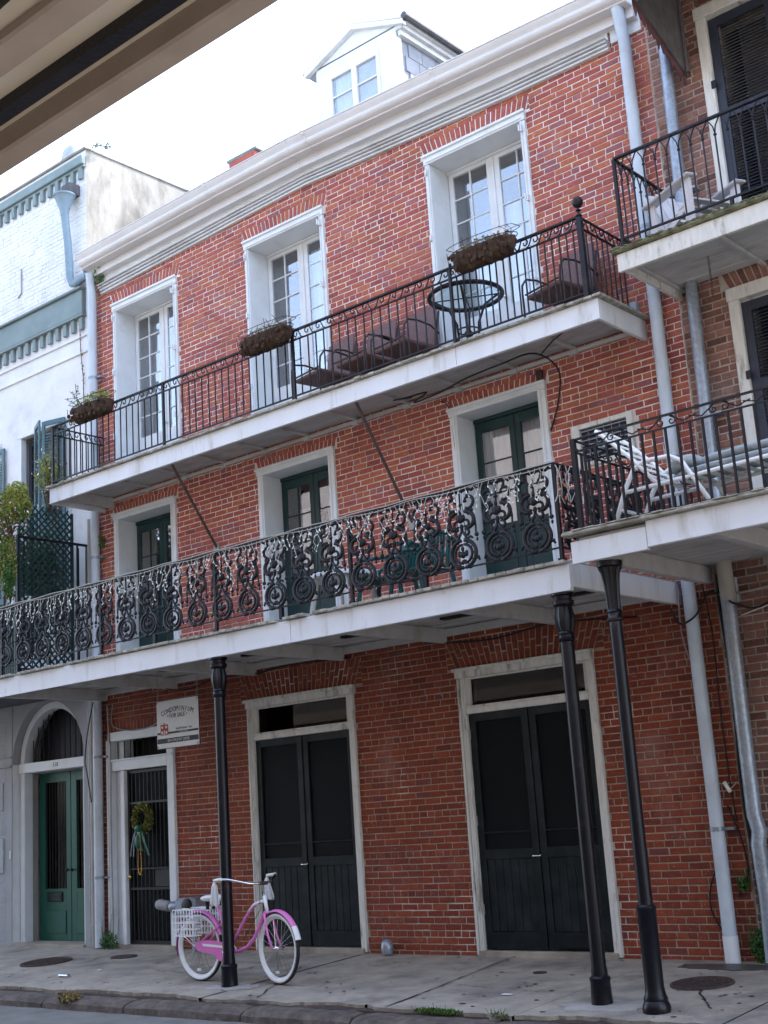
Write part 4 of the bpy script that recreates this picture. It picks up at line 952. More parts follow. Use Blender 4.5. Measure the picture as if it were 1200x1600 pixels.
# lower right gallery
RG = thing('right_lower_gallery', 'white gallery with plain scroll topped iron bar railing above the rightmost column', 'balcony', (-3, -1.1, 3.37))
part('fascia', MB().bev(-5.51, -4.812, -2.27, -2.225, 3.37, 3.555, .004).bev(-4.806, 1, -2.273, -2.225, 3.385, 3.60, .004).box(-4.8, 1, -2.285, -2.2735, 3.388, 3.405), M['fascia'], RG)
part('side_fascia', MB().bev(-5.51, -5.465, -2.224, -.2, 3.42, 3.555, .004), M['fascia'], RG)
part('deck_edge', MB().bev(-5.56, 1, -2.33, -2.2, 3.602, 3.628, .008).box(-5.5, 1, -2.2, -.012, 3.60, 3.626), M['deckwood'], RG)
dbm = [MB().bev(-.05, .05, -2.345+j, -2.0, 3.629, 3.640, .004).mesh('deck_board', M['deckwood']) for j in (0, .012, .02)]
for k in range(36): inst('deck_board', R.choice(dbm), RG, (-5.5+k*.105, 0, R.uniform(-.003, .003)))
for k in range(14):
    y0 = -2.22+k*.156
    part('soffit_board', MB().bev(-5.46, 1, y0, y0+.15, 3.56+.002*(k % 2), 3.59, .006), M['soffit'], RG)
for x in (-5.42, -4.3, -3.1, -1.9): part('beam', MB().bev(x-.045, x+.045, -2.223, -.02, 3.40, 3.558, .006), M['soffit'], RG)
gy = -2.2
part('top_rail', MB().box(-5.43, 1, gy-.014, gy+.014, 4.42, 4.434).box(-5.43, 1, gy-.01, gy+.01, 4.318, 4.33), M['iron'], RG); part('bottom_rail', MB().box(-5.43, 1, gy-.01, gy+.01, 3.66, 3.674), M['iron'], RG)
[part('side_rail', MB().box(-5.44, -5.42, gy+.015, -.01, q, q+.013), M['iron'], RG) for q in (4.42, 4.318, 3.66)]
gb = MB().box(-.009, .009, -.009, .009, 3.667, 4.324).mesh('baluster', M['iron'])
for k in range(24): inst('baluster', gb, RG, (-5.33+k*.108, gy, 0))
for k in range(18): inst('baluster', gb, RG, (-5.43, gy+.11+k*.115, 0))
part('railing_post', MB().box(-5.45, -5.41, gy-.02, gy+.02, 3.63, 4.434), M['iron'], RG)
sc2 = MB()
for s in (-1, 1):
    pts = []
    for i in range(16):
        t_ = i/15; a_ = t_*2.2*PI; r_ = .008+.034*t_
        pts.append((s*(.048+r_*math.cos(a_+1.2)), 0, 4.372+r_*math.sin(a_+1.2)))
    pts += [(s*.15, 0, 4.345), (s*.26, 0, 4.375)]
    sc2.tube(pts, .006, 5)
scm2 = sc2.mesh('scroll', M['iron'])
for k in range(5): inst('scroll', scm2, RG, (-5.02+k*.46, gy, 0))
for k in range(5): inst('scroll', scm2, RG, (-5.43, gy+.25+k*.4, 0), rot=(0, 0, PI/2))
# awning over the top right window
AW = thing('awning', 'ragged faded red awning with dark boarded underside at the top right', 'awning', (-4.2, -.4, 8.6))
ax = -4.97
part('canopy', MB().add([(ax, -1.0, 9.06), (-2.5, -1.0, 9.06), (-2.5, 0, 9.85), (ax, 0, 9.85), (ax, -1.0, 9.08), (-2.5, -1.0, 9.08), (-2.5, 0, 9.88), (ax, 0, 9.88)], [(3,2,1,0),(4,5,6,7),(0,1,5,4),(0,4,7,3)]), M['awn'], AW)
n = 10
for i in range(n):          # boarded side cheek, one upright board at a time
    y_a, y_b = -1.0+i*.1+.004, -1.0+(i+1)*.1-.004
    zl = lambda y: 9.0-(y+1.0)*.42
    zh = lambda y: 9.05+(y+1.0)*.79
    part('cheek_board', MB().add([(ax, y_a, zl(y_a)), (ax, y_b, zl(y_b)), (ax, y_b, zh(y_b)), (ax, y_a, zh(y_a)), (ax+.015, y_a, zl(y_a)), (ax+.015, y_b, zl(y_b)), (ax+.015, y_b, zh(y_b)), (ax+.015, y_a, zh(y_a))], [(3,2,1,0),(4,5,6,7),(0,1,5,4),(1,2,6,5),(2,3,7,6),(3,0,4,7)]), M['awn_in'], AW)
mb = MB(); v = []
for i in range(25):
    y = -1.0+i/24; z = 9.0-(y+1.0)*.42; v += [(ax-.02, y, z-.06-(.07 if i % 2 else 0)-.03*math.sin(i*1.9)), (ax-.02, y, z+.03)]
mb.add(v, [(2*i, 2*i+2, 2*i+3, 2*i+1) for i in range(24)]); mb.add([(x+.006, y, z) for x, y, z in v], [(2*i+1, 2*i+3, 2*i+2, 2*i) for i in range(24)])
part('fringe', mb, M['awn'], AW)
for p0, p1 in (((ax-.012, -1.0, 9.02), (ax-.012, -.02, 8.62)), ((ax-.012, -.62, 8.9), (ax-.012, -.06, 9.6)), ((ax-.012, -.95, 9.05), (ax-.012, -.06, 8.66)), ((ax+.04, -.06, 8.6), (ax+.04, -.06, 9.8)), ((-4.3, -1.0, 9.04), (-4.3, -.02, 9.8)), ((-3.6, -1.0, 9.04), (-3.6, -.02, 9.8)), ((ax, -1.0, 9.04), (-2.5, -1.0, 9.04))):
    part('batten', MB().bar(p0, p1, .028), M['awn_in'], AW)
mb = MB()
for i in range(16):
    x = ax+i*.15; mb.prismY([(x, 9.06), (x+.15, 9.06), (x+.15, 8.99), (x+.11, 8.95), (x+.04, 8.95), (x, 8.99)], -1.012, -1.004)
part('valance', mb, M['awn'], AW)

# ================================================================ LEFT BUILDING
LB = thing('white_building', 'tall painted white building with sage green dentil cornices on the left', 'building', (-19, 0, 0))
LX = -14.93
arch_c, arch_r = -16.02, .87
wz = [(-16.69, -15.38, 4.5, 7.62), (-18.6, -17.2, 4.5, 7.62)]
lbh = wz+[(arch_c-arch_r, arch_c+arch_r, -.05, 3.42)]
part('wall', wall_mesh(-26, LX, -.3, 11.86, lbh, T=.5), M['stucco'], LB)
# arch spandrels fill the square hole above the spring line
mb = MB(); n = 20
for s in (0, 1):
    for i in range(n//2):
        a0, a1 = (PI-PI*i/n, PI-PI*(i+1)/n) if s == 0 else (PI*i/n, PI*(i+1)/n)
        p = [(arch_c+arch_r*math.cos(q), 2.55+arch_r*math.sin(q)) for q in (a0, a1)]
        pts = [(p[0][0], p[0][1]), (p[0][0], 3.425), (p[1][0], 3.425), (p[1][0], p[1][1])]
        mb.prismY(pts if s == 0 else pts[::-1], -.0, .45)
part('arch_spandrel', mb, M['stucco_low'], LB)
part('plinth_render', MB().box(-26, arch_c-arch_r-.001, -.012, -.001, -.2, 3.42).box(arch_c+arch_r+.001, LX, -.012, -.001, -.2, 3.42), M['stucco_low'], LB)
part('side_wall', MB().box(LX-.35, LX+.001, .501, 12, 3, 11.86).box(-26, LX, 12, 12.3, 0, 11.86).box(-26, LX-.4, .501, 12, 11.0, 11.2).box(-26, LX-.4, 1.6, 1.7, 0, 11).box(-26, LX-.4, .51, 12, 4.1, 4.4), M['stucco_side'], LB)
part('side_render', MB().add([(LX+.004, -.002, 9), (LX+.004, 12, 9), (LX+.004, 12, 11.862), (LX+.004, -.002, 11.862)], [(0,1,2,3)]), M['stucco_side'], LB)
part('coping', MB().bev(-26, LX+.02, -.04, .3, 11.862, 11.90).bev(LX-.36, LX+.02, .302, 12, 11.862, 11.90), M['stucco_side'], LB)
c = part('cornice_band', MB().bev(-26, LX+.0, -.09, -.001, 11.60, 11.75, .01).bev(-26, LX+.0, -.05, -.002, 11.56, 11.598, .006), M['lbgreen'], LB)
dm_ = MB().bev(-.04, .04, -.06, -.012, -.10, .10, .004).mesh('dentil', M['lbgreen'])
for k in range(24): inst('dentil', dm_, LB, (LX-.09-k*.2, 0, 11.47))
part('cornice_band', MB().bev(-26, LX-.04, -.08, -.001, 9.13, 9.52, .01).bev(-26, LX-.03, -.13, -.001, 9.52, 9.56, .01).bev(-26, LX-.03, -.09, -.001, 9.09, 9.128, .006), M['lbgreen'], LB)
for k in range(24): inst('dentil', dm_, LB, (LX-.11-k*.2, 0, 8.99))
part('string_course', MB().bev(-26, LX-.02, -.03, -.001, 8.78, 8.80, .004).bev(-26, LX-.02, -.03, -.001, 8.52, 8.54, .004), M['stucco'], LB)
lr = brick_rects(-19.5, LX-.01, 9.6, 11.42, [(LX-.0-.15-k*.2, LX-.03-k*.2, 11.37, 11.6) for k in range(24)], seed=31, J=.007)
build_bricks(lr, 0, M['stucco'], LB, 200, 32, depth=.005)
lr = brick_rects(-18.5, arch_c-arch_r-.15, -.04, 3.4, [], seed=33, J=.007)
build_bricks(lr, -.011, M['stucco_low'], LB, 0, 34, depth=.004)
part('impost', MB().bev(-26, arch_c-arch_r-.002, -.045, -.013, 2.52, 2.55, .006).bev(-26, arch_c-arch_r-.002, -.035, -.013, 2.66, 2.68, .006), M['stucco_low'], LB)
part('wall_anchor', MB().tube([(-16.63, -.02, 10.42), (-16.63, -.02, 10.0), (-16.72, -.02, 9.95)], .012, 5), M['stucco_low'], LB)
# arched doorway
Yd = .12
c = part('arch_frame', MB().bev(arch_c-arch_r+.02, arch_c-arch_r+.12, Yd, Yd+.15, 0, 2.5).bev(arch_c+arch_r-.2, arch_c+arch_r-.02, Yd, Yd+.15, 0, 2.5).bev(arch_c-arch_r+.02, arch_c+arch_r-.02, Yd-.03, Yd+.15, 2.42, 2.56), M['white'], LB)
ar = MB(); v = []
for i in range(21):
    a_ = PI*i/20
    for rr_ in (arch_r-.02, arch_r-.12): v += [(arch_c+rr_*math.cos(a_), Yd, 2.56+rr_*math.sin(a_)), (arch_c+rr_*math.cos(a_), Yd+.15, 2.56+rr_*math.sin(a_))]
ar.add(v, [q for i in range(20) for q in ((4*i, 4*i+4, 4*i+6, 4*i+2), (4*i+2, 4*i+6, 4*i+7, 4*i+3))])
part('arch_head', ar, M['white'], c)
part('jamb_lining', MB().box(arch_c-arch_r+.10, arch_c-arch_r+.12, Yd+.15, .36, 0, 2.42).box(arch_c-arch_r+.12, arch_c+arch_r-.2, .15+Yd, .36, 2.40, 2.42), M['stucco_side'], c)
part('fanlight_pane', MB().prismY([(arch_c+(arch_r-.1)*math.cos(PI*i/16), 2.56+(arch_r-.1)*math.sin(PI*i/16)) for i in range(17)], Yd+.3, Yd+.304), M['signblk'], c)
for k in range(11):
    x = arch_c-.66+k*.13; h = math.sqrt(max(0, (arch_r-.13)**2-(x-arch_c)**2))
    part('fanlight_bar', MB().tube([(x, Yd+.1, 2.56), (x, Yd+.1, 2.56+h)], .009, 5), M['iron'], c)
dY = .36
for s, (x0, x1) in enumerate(((-16.73, -15.97), (-15.96, -15.2))):
    lf = part('green_door_leaf', MB().bev(x0, x0+.13, dY, dY+.05, .02, 2.4, .005).bev(x1-.11, x1, dY, dY+.05, .02, 2.4, .005).box(x0+.13, x1-.11, dY+.001, dY+.05, 2.26, 2.399).box(x0+.13, x1-.11, dY+.001, dY+.05, .021, .74), M['green'], LB)
    part('door_panel', MB().bev(x0+.14, x1-.12, dY-.012, dY, .12, .44, .01), M['green'], lf)
    part('door_pane', MB().box(x0+.13, x1-.11, dY+.03, dY+.034, .74, 2.26), M['glass_dim'], lf)
    for k in range(8): part('door_bar', MB().tube([(x0+.16+k*.07, dY+.015, .74), (x0+.16+k*.07, dY+.015, 2.26)], .008, 5), M['iron'], lf)
    if s == 0: part('mail_slot', MB().bev(x0+.2, x0+.56, dY-.02, dY, .56, .70, .008).box(x0+.24, x0+.52, dY-.024, dY-.0205, .6, .66), M['screen_frame'], lf)
    part('door_handle', MB().ball((x1-.05 if s == 0 else x0+.05, dY-.03, 1.0), .022), M['iron'], lf, smooth='all')
part('hall', MB().box(-17, -15, .7, .72, 0, 3.4), M['room'], LB)
text('house_number', '518', .085, M['signblk'], c, (-15.95, Yd-.0325, 2.49))
part('doorbell', MB().bev(-16.93, -16.9, -.03, -.012, 1.2, 1.32), M['plastic_w'], LB)
part('plaque', MB().bev(-17.35, -17.08, -.04, -.012, 1.0, 1.5, .006), M['cushion'], LB)
part('plaque', MB().bev(-17.35, -17.10, -.03, -.012, 1.9, 2.3, .006), M['stucco_low'], LB)
part('step', MB().bev(arch_c-arch_r, arch_c+arch_r, -.05, .6, -.05, .02), M['concrete'], LB)
# shuttered window upstairs
for a, b, z0, z1 in wz:
    c = part('window_frame', MB().bev(a, a+.08, -.04, .06, z0, z1-.07).bev(b-.08, b, -.04, .06, z0, z1-.07).bev(a-.01, b+.01, -.045, .06, z1-.07, z1), M['white'], LB)
    part('reveal', MB().box(a+.02, a+.06, .061, .3, z0, z1-.05).box(b-.06, b-.02, .061, .3, z0, z1-.05).box(a, b, .3, .31, z0, z1), M['stucco_side'], c)
def louvre(par, M4, w, h, m, name='shutter'):
    s = MB().bev(0, .055, 0, .03, 0, h, .004).bev(w-.055, w, 0, .03, 0, h, .004).box(.055, w-.055, .001, .029, 0, .09).box(.055, w-.055, .001, .029, h-.07, h).box(.055, w-.055, .001, .029, h*.48, h*.48+.07)
    s.xf(M4); sh = part(name, s, M[m], par)
    z = .11
    while z < h-.09:
        if not (h*.48-.02 < z < h*.48+.08):
            part('slat', MB().add([(.055, .003, 0), (w-.055, .003, 0), (w-.055, .026, .022), (.055, .026, .022), (.055, .003, -.006), (w-.055, .003, -.006), (w-.055, .026, .016), (.055, .026, .016)], [(0,1,2,3),(7,6,5,4),(0,4,5,1),(2,6,7,3)]).xf(M4), M[m], sh)
        z += .045
        M4 = M4 @ Matrix.Translation((0, 0, .045)) if False else M4
        # advance by translating the next slat
        Mz = Matrix.Translation((0, 0, .045)); M4 = Mz @ M4
    return sh
# (the slats climb because the matrix is raised each step)
louvre(LB, Matrix.Translation((-16.60, .1, 5.0)), .36, 2.5, 'shutter')
louvre(LB, Matrix.Translation((-16.25, -.05, 5.0)) @ Matrix.Rotation(math.radians(-25), 4, 'Z'), .40, 2.64, 'shutter_green')
louvre(LB, Matrix.Translation((-15.84, -.20, 5.0)) @ Matrix.Rotation(math.radians(14), 4, 'Z'), .44, 2.60, 'shutter_green')
louvre(LB, Matrix.Translation((-17.62, -.06, 5.0)), .57, 2.5, 'shutter_green')
# leader head and pipe
t = thing('rain_leader', 'blue grey funnel shaped rainwater head with pipe on the white wall', 'pipe', (-15.19, -.1, 9.6))
part('funnel', MB().lathe([(.06, 10.75), (.075, 10.85), (.145, 11.04), (.165, 11.07), (.175, 11.075), (.175, 11.10), (.155, 11.10), (.08, 10.95)], (-15.19, -.22, 0), 16), M['pipe_teal'], t, smooth=True)
part('pipe', MB().tube([(-15.19, -.22, 10.8), (-15.19, -.16, 10.3), (-15.2, -.12, 9.76), (-15.17, -.1, 9.66), (-15.08, -.1, 9.63), (-14.9, -.1, 9.68), (-14.8, -.1, 9.66)], .062, 10), M['pipe_teal'], t, smooth=True)
part('scupper', MB().bev(-15.3, -15.08, -.2, -.0, 11.12, 11.30), M['slate'], t)
sk = MB().ball((0, 0, .33), .3, .75, .7, 1.25, 14, 10)
sk.v = [(x*(1+.06*math.sin(z*40)), y*(1+.06*math.sin(z*40)), z) for x, y, z in sk.v]
sk.xf(Matrix.Translation((-16.0, .55, 11.88)))
tag(part('wrapped_bundle', sk, M['cushion'], smooth='all'), 'pale wrapped bundle standing on the white parapet against the sky', 'bundle')

# ---- foliage
def leaves(mb, c, rad, n, size, rnd, droop=0, flat=.5):
    for _ in range(n):
        while True:
            p = Vector((rnd.uniform(-1, 1), rnd.uniform(-1, 1), rnd.uniform(-1, 1)))
            if p.length <= 1: break
        p = Vector((c[0]+p.x*rad[0], c[1]+p.y*rad[1], c[2]+p.z*rad[2]))
        s = size*rnd.uniform(.6, 1.4); q = Euler((rnd.uniform(-1, 1)*1.3, rnd.uniform(-1, 1)*1.3, rnd.uniform(0, 6.28))).to_matrix()
        v = [q @ Vector(w) for w in ((-s, 0, 0), (0, -s*.45, .12*s), (s, 0, 0), (0, s*.45, .12*s))]
        mb.add([p+w for w in v], [(0, 1, 2, 3)])
    return mb
r3 = random.Random(5)
# balcony of the white building with lattice screen
WB = thing('planted_balcony', 'green planted balcony with dark lattice screen at its end on the white building', 'balcony', (-17.5, -.6, 4.4))
part('deck', MB().bev(-21, -14.97, -1.2, -.01, 3.42, 3.6), M['slate'], WB)
for k in range(16): part('front_board', MB().bev(-15.0-.12*(k+1)+.004, -15.0-.12*k-.004, -1.165, -1.145, 3.62, 4.62, .004), M['darkgreen'], WB)
part('end_rail', MB().box(-14.99, -14.95, -1.2, -.03, 5.52, 5.55).box(-14.985, -14.955, -1.2, -.03, 3.7, 3.72).box(-14.99, -14.95, -.06, -.03, 3.6, 5.52).box(-14.985, -14.96, -.22, -.2, 3.6, 5.52).box(-14.99, -14.95, -1.22, -1.19, 3.6, 5.55), M['iron'], WB)
part('front_rail', MB().box(-21, -14.99, -1.2, -1.17, 5.35, 5.38).box(-21, -14.99, -1.19, -1.17, 4.5, 4.52), M['iron'], WB)
gbm = MB().tube([(0, 0, 3.62), (0, 0, 5.36)], .008, 5).mesh('baluster', M['iron'])
for k in range(28): inst('baluster', gbm, WB, (-15.05-k*.13, -1.18, 0))
for k in range(8): inst('baluster', gbm, WB, (-14.97, -1.1+k*.13, .12))
LT = part('lattice_screen', MB().box(-15.02, -14.99, -1.18, -1.14, 3.62, 5.95), M['darkgreen'], WB)
part('lattice_edge', MB().box(-15.02, -14.99, -.30, -.26, 3.62, 5.98), M['darkgreen'], LT)
y0, y1, z0, z1 = -1.16, -.28, 3.62, 6.02
for s in (1, -1):
    k = -2.2
    while k < 4:
        # line z = z0 + s*(y-y0) + k
        pts = []
        for i in range(41):
            y = y0+(y1-y0)*i/40; z = z0+s*(y-y0)*1.0+k
            if z0 <= z <= z1: pts.append((y, z))
        if len(pts) > 2:
            xo = -15.0+s*.006
            part('lath', MB().add([(xo, pts[0][0], pts[0][1]-.018), (xo, pts[-1][0], pts[-1][1]-.018), (xo, pts[-1][0], pts[-1][1]+.018), (xo, pts[0][0], pts[0][1]+.018), (xo+.008, pts[0][0], pts[0][1]-.018), (xo+.008, pts[-1][0], pts[-1][1]-.018), (xo+.008, pts[-1][0], pts[-1][1]+.018), (xo+.008, pts[0][0], pts[0][1]+.018)], [(0,1,2,3),(7,6,5,4),(0,4,5,1),(3,2,6,7),(0,3,7,4),(1,5,6,2)]), M['darkgreen'], LT)
        k += .105
def plant(label, cat, c, rad, n, size, m, flowers=0, twigs=6, fm='flower', n2=0, m2='leaf_dark'):
    t = thing('balcony_plant', label, cat, (c[0], c[1], c[2]-rad[2]))
    mb = MB()
    for _ in range(7):
        q = (c[0]+r3.uniform(-.6, .6)*rad[0], c[1]+r3.uniform(-.6, .6)*rad[1], c[2]+r3.uniform(-.6, .6)*rad[2])
        leaves(mb, q, tuple(v*.5 for v in rad), n//7, size, r3)
    part('foliage', mb, M[m], t, kind='stuff')
    if n2: part('foliage', leaves(MB(), c, rad, n2, size, r3), M[m2], t, kind='stuff')
    tw = MB()
    for _ in range(twigs):
        e = (c[0]+r3.uniform(-1, 1)*rad[0], c[1]+r3.uniform(-1, 1)*rad[1], c[2]+r3.uniform(.2, 1)*rad[2])
        tw.tube([(c[0], c[1], c[2]-rad[2]), ((c[0]+e[0])/2+r3.uniform(-.05, .05), (c[1]+e[1])/2, (c[2]+e[2])/2), e], .007, 4)
    part('stem', tw, M['twig'], t)
    if flowers: part('flowers', leaves(MB(), c, rad, flowers, size*.9, r3), M[fm], t, kind='stuff')
    return t
plant('yellow green leafy shrub with pale blossoms spilling above the lattice screen', 'shrub', (-15.0, -1.3, 5.86), (.46, .25, .36), 6500, .022, 'leaf', 260, 14, n2=500)
plant('tall thin flowering vine in front of the open teal shutter', 'vine', (-15.1, -.6, 6.45), (.26, .25, .55), 800, .024, 'leaf', 50, 12)
plant('hanging green asparagus fern left of the lattice screen', 'fern', (-14.97, -1.36, 5.1), (.15, .12, .46), 5500, .014, 'leaf_dark', 0, 10, n2=1500, m2='leaf')
plant('dark bushy potted plants behind the lattice screen', 'plant', (-15.35, -.7, 4.9), (.3, .45, .9), 2600, .035, 'leaf_dark', 60, 10, n2=700, m2='leaf_dry')
plant('yellowish green shrub at the far left edge of the planted balcony', 'shrub', (-15.55, -1.2, 5.45), (.45, .25, .55), 4200, .03, 'leaf', 40, 8)
tag(part('planter_box', MB().bev(-15.9, -15.25, -1.42, -1.2, 5.15, 5.38, .01), M['darkgreen']), 'green planter box hooked on the rail under the leafy shrub', 'planter')
tag(part('white_pot', MB().lathe([(.09, 4.43), (.13, 4.7), (.14, 4.72), (.12, 4.72)], (-15.12, -1.0, 0), 12), M['plastic_w'], smooth=True), 'white flower pot at the foot of the hanging fern', 'pot')
# climbing weed strands on walls
def vine(pts, label, m='twig', lm='leaf_dry', n=60, size=.02, spread=.05):
    P = [Vector(p) for p in pts]; t = thing('wall_vine', label, 'vine', P[-1] if P[-1].z < P[0].z else P[0])
    part('stem', MB().tube(P, .006, 4), M[m], t); lb = MB()
    for _ in range(n):
        k = r3.randrange(len(P)-1); u = r3.random(); leaves(lb, P[k].lerp(P[k+1], u), (spread,)*3, 1, size, r3)
    part('leaves', lb, M[lm], t, kind='stuff')
vine([(-15.1, -.03, 9.15), (-15.08, -.03, 8.6), (-15.02, -.03, 8.1), (-15.0, -.04, 7.4)], 'dead brown creeper stem down the white wall beside the left downpipe', n=50, spread=.02)
vine([(-14.5, -.06, 9.72), (-14.55, -.08, 9.55), (-14.5, -.05, 9.35)], 'small weed growing at the left end of the cornice', lm='leaf_dark', n=120, size=.03, spread=.09)
vine([(-14.93, .1, 11.98), (-14.8, .4, 12.0)], 'small green weed on top of the white parapet corner', lm='leaf_dark', n=70, size=.025, spread=.06)
vine([(-14.6, -.05, 5.6), (-14.58, -.06, 5.45)], 'tiny fern rooted in the brick beside the left downpipe', lm='leaf_dark', n=60, size=.02, spread=.06)

# ================================================================ HANGING BASKETS
def basket(cx, label, kind):
    t = thing('railing_planter', label, 'planter', (cx, -1.05, 6.88), 'coir planter baskets on the top railing')
    L_ = .40; mb = MB(); n = 16; m_ = 9; v = []; rb = random.Random(int(cx*10))
    for i in range(n+1):
        u = -1+2*i/n; e = math.sqrt(max(0, 1-abs(u)**5))
        for k in range(m_):
            a = PI*k/(m_-1); bump = 1+.10*math.sin(i*2.4+k*2.1)+rb.uniform(-.06, .06)
            v.append((cx+u*L_*(1-.05*math.sin(a)), -1.05-.12*math.cos(a)*e*bump, 7.07-.19*math.sin(a)*(.75+.25*e)*bump))
    f = [(i*m_+k, i*m_+k+1, (i+1)*m_+k+1, (i+1)*m_+k) for i in range(n) for k in range(m_-1)]
    f += [tuple(range(m_))[::-1], tuple(n*m_+k for k in range(m_))]
    mb.add(v, f); part('liner', mb, M['coir'], t, smooth='all')
    lum = MB()
    for k in range(60): lum.ball((cx+rb.uniform(-.95, .95)*L_, -1.05-.125*rb.uniform(.3, .98), 6.93+rb.uniform(-.03, .14)), rb.uniform(.02, .035), 1, .7, 1, 6, 4)
    part('moss_tufts', lum, M['coir'], t, kind='stuff', smooth='all')
    soil = MB().box(cx-L_*.9, cx+L_*.9, -1.15, -.96, 7.04, 7.07); part('soil', soil, M['twig'], t)
    ring = [(cx+L_*1.05*math.cos(a), -1.05+.14*math.sin(a), 7.09) for a in [i*PI/12 for i in range(24)]]
    ring2 = [(cx+L_*1.05*max(-1, min(1, 1.2*math.cos(a))), -1.05+.15*math.sin(a), 7.17+.02*math.sin(a)) for a in [i*PI/12 for i in range(24)]]
    part('wire_frame', MB().tube(ring, .005, 4, closed=True).tube(ring2, .004, 4, closed=True), M['iron'], t)
    for k in range(7):
        x = cx-L_+.03+k*(2*L_-.06)/6
        part('wire_rib', MB().tube([(x, -1.05-.135*math.cos(PI*q/8), 7.08-.2*math.sin(PI*q/8)) for q in range(9)], .004, 4), M['iron'], t)
    if kind == 0:
        part('plants', leaves(leaves(MB(), (cx+.1, -1.05, 7.16), (.3, .1, .09), 350, .02, rb), (cx-.2, -1.05, 7.12), (.2, .1, .06), 150, .02, rb), M['leaf'], t, kind='stuff')
        tw = MB(); lv = MB()
        for s in range(3):
            e = (cx-.3-.12*s, -1.1, 7.45-.08*s); tw.tube([(cx-.2, -1.05, 7.08), (cx-.3, -1.08, 7.25), e], .004, 4)
            for q in range(8): leaves(lv, (cx-.22+(e[0]-cx+.22)*q/8, -1.08, 7.12+(e[2]-7.12)*q/8), (.03, .03, .03), 4, .018, rb)
        part('stem', tw, M['twig'], t); part('leaves', lv, M['leaf_dark'], t, kind='stuff')
    else:
        part('plants', leaves(MB(), (cx, -1.05, 7.12), (.36, .1, .05), 260, .018, rb), M['leaf_dry'], t, kind='stuff')
        tw = MB()
        for s in range(12 if kind == 1 else 5):
            x = cx+rb.uniform(-.35, .35); tw.tube([(x, -1.05, 7.06), (x+rb.uniform(-.05, .05), -1.07, 7.14), (x+rb.uniform(-.08, .08), -1.07, 7.12+rb.uniform(.03, .2))], .0035, 4)
        part('stem', tw, M['twig'], t)
        if kind == 1: part('blossoms', leaves(MB(), (cx-.3, -1.1, 7.1), (.09, .06, .05), 30, .016, rb), M['red_flower'], t, kind='stuff')
basket(-13.47, 'leftmost coir railing basket, with fresh green plants and a trailing sprig', 0)
basket(-10.12, 'middle coir railing basket, with dry twigs and a few red blossoms', 1)
basket(-6.94, 'rightmost coir railing basket, nearly bare, above the round glass table', 2)

# ================================================================ BALCONY FURNITURE
def wicker_chair(label):
    t = thing('wicker_chair', label, 'chair', (0, 0, 0), 'brown wicker armchairs on the top balcony')
    part('seat', MB().bev(-.25, .25, -.27, .22, .33, .375, .012), M['wicker'], t)
    part('backrest', MB().bev(-.25, .25, -.012, .012, 0, .54, .006).xf(Matrix.Translation((0, .20, .36)) @ Matrix.Rotation(math.radians(-9), 4, 'X')), M['wicker'], t)
    for s in (-1, 1):
        part('arm', MB().tube([(s*.27, -.29, .0), (s*.28, -.29, .4), (s*.285, -.28, .50), (s*.285, -.22, .58), (s*.285, -.08, .60), (s*.285, .12, .58), (s*.26, .27, .52)], .012, 6), M['bronze'], t, smooth='all')
        part('leg', MB().tube([(s*.25, .34, 0), (s*.25, .24, .3), (s*.25, .22, .38), (s*.25, .3, .80)], .014, 6), M['bronze'], t, smooth='all')
    part('front_bar', MB().tube([(-.26, -.27, .39), (.26, -.27, .39)], .012, 6), M['bronze'], t)
    return t
wch = wicker_chair('brown wicker armchair left of three in a row, at the middle french window')
wch.location = (-9.76, -.46, 6.197); wch.rotation_euler = (0, 0, math.radians(-10))
dup(wch, (-9.10, -.46, 6.197), math.radians(-7), 'brown wicker armchair, the middle one of three in a row on the top balcony')
dup(wch, (-8.50, -.46, 6.197), math.radians(-9), 'brown wicker armchair right of three in a row, next to the round glass table')
dup(wch, (-6.42, -.46, 6.197), math.radians(-14), 'brown wicker armchair alone in the right corner of the top balcony')
T = thing('patio_table', 'round glass topped black metal patio table on the top balcony', 'table', (-7.63, -.46, 6.197))
tx, ty, tz = -7.63, -.46, 6.197
part('table_rim', MB().tube([(tx+.40*math.cos(a), ty+.40*math.sin(a), tz+.72) for a in [i*PI/18 for i in range(36)]], .026, 8, closed=True), M['iron'], T, smooth='all')
part('table_glass', MB().lathe([(.39, .715), (.39, .725)], (tx, ty, tz), 32), M['glass_table'], T)
for k in range(4):
    a = k*PI/2+.5; ca, sa = math.cos(a), math.sin(a)
    part('leg', MB().tube([(tx+ca*.36, ty+sa*.36, tz+.70), (tx+ca*.2, ty+sa*.2, tz+.6), (tx+ca*.12, ty+sa*.12, tz+.4), (tx+ca*.11, ty+sa*.11, tz+.25), (tx+ca*.16, ty+sa*.16, tz+.1), (tx+ca*.26, ty+sa*.26, tz)], .014, 6), M['iron'], T, smooth='all')
    part('spoke', MB().tube([(tx, ty, tz+.70), (tx+ca*.38, ty+sa*.38, tz+.70)], .008, 5), M['iron'], T)
part('ring', MB().tube([(tx+.12*math.cos(a), ty+.12*math.sin(a), tz+.32) for a in [i*PI/8 for i in range(16)]], .01, 6, closed=True).ball((tx, ty, tz+.28), .05), M['iron'], T, smooth='all')
T = thing('plastic_table', 'small white plastic table behind the ornate railing', 'table', (-8.95, -1.25, 3.48))
part('table_top', MB().lathe([(.02, .455), (.36, .455), (.37, .44), (.37, .47), (.36, .485), (.02, .49)], (-8.95, -1.25, 3.48), 24), M['plastic_w'], T, smooth=True)
for s in ((-1, -1), (-1, 1), (1, -1), (1, 1)):
    part('leg', MB().tube([(-8.95+s[0]*.2, -1.25+s[1]*.2, 3.93), (-8.95+s[0]*.26, -1.25+s[1]*.26, 3.48)], .03, 6), M['plastic_w'], T)
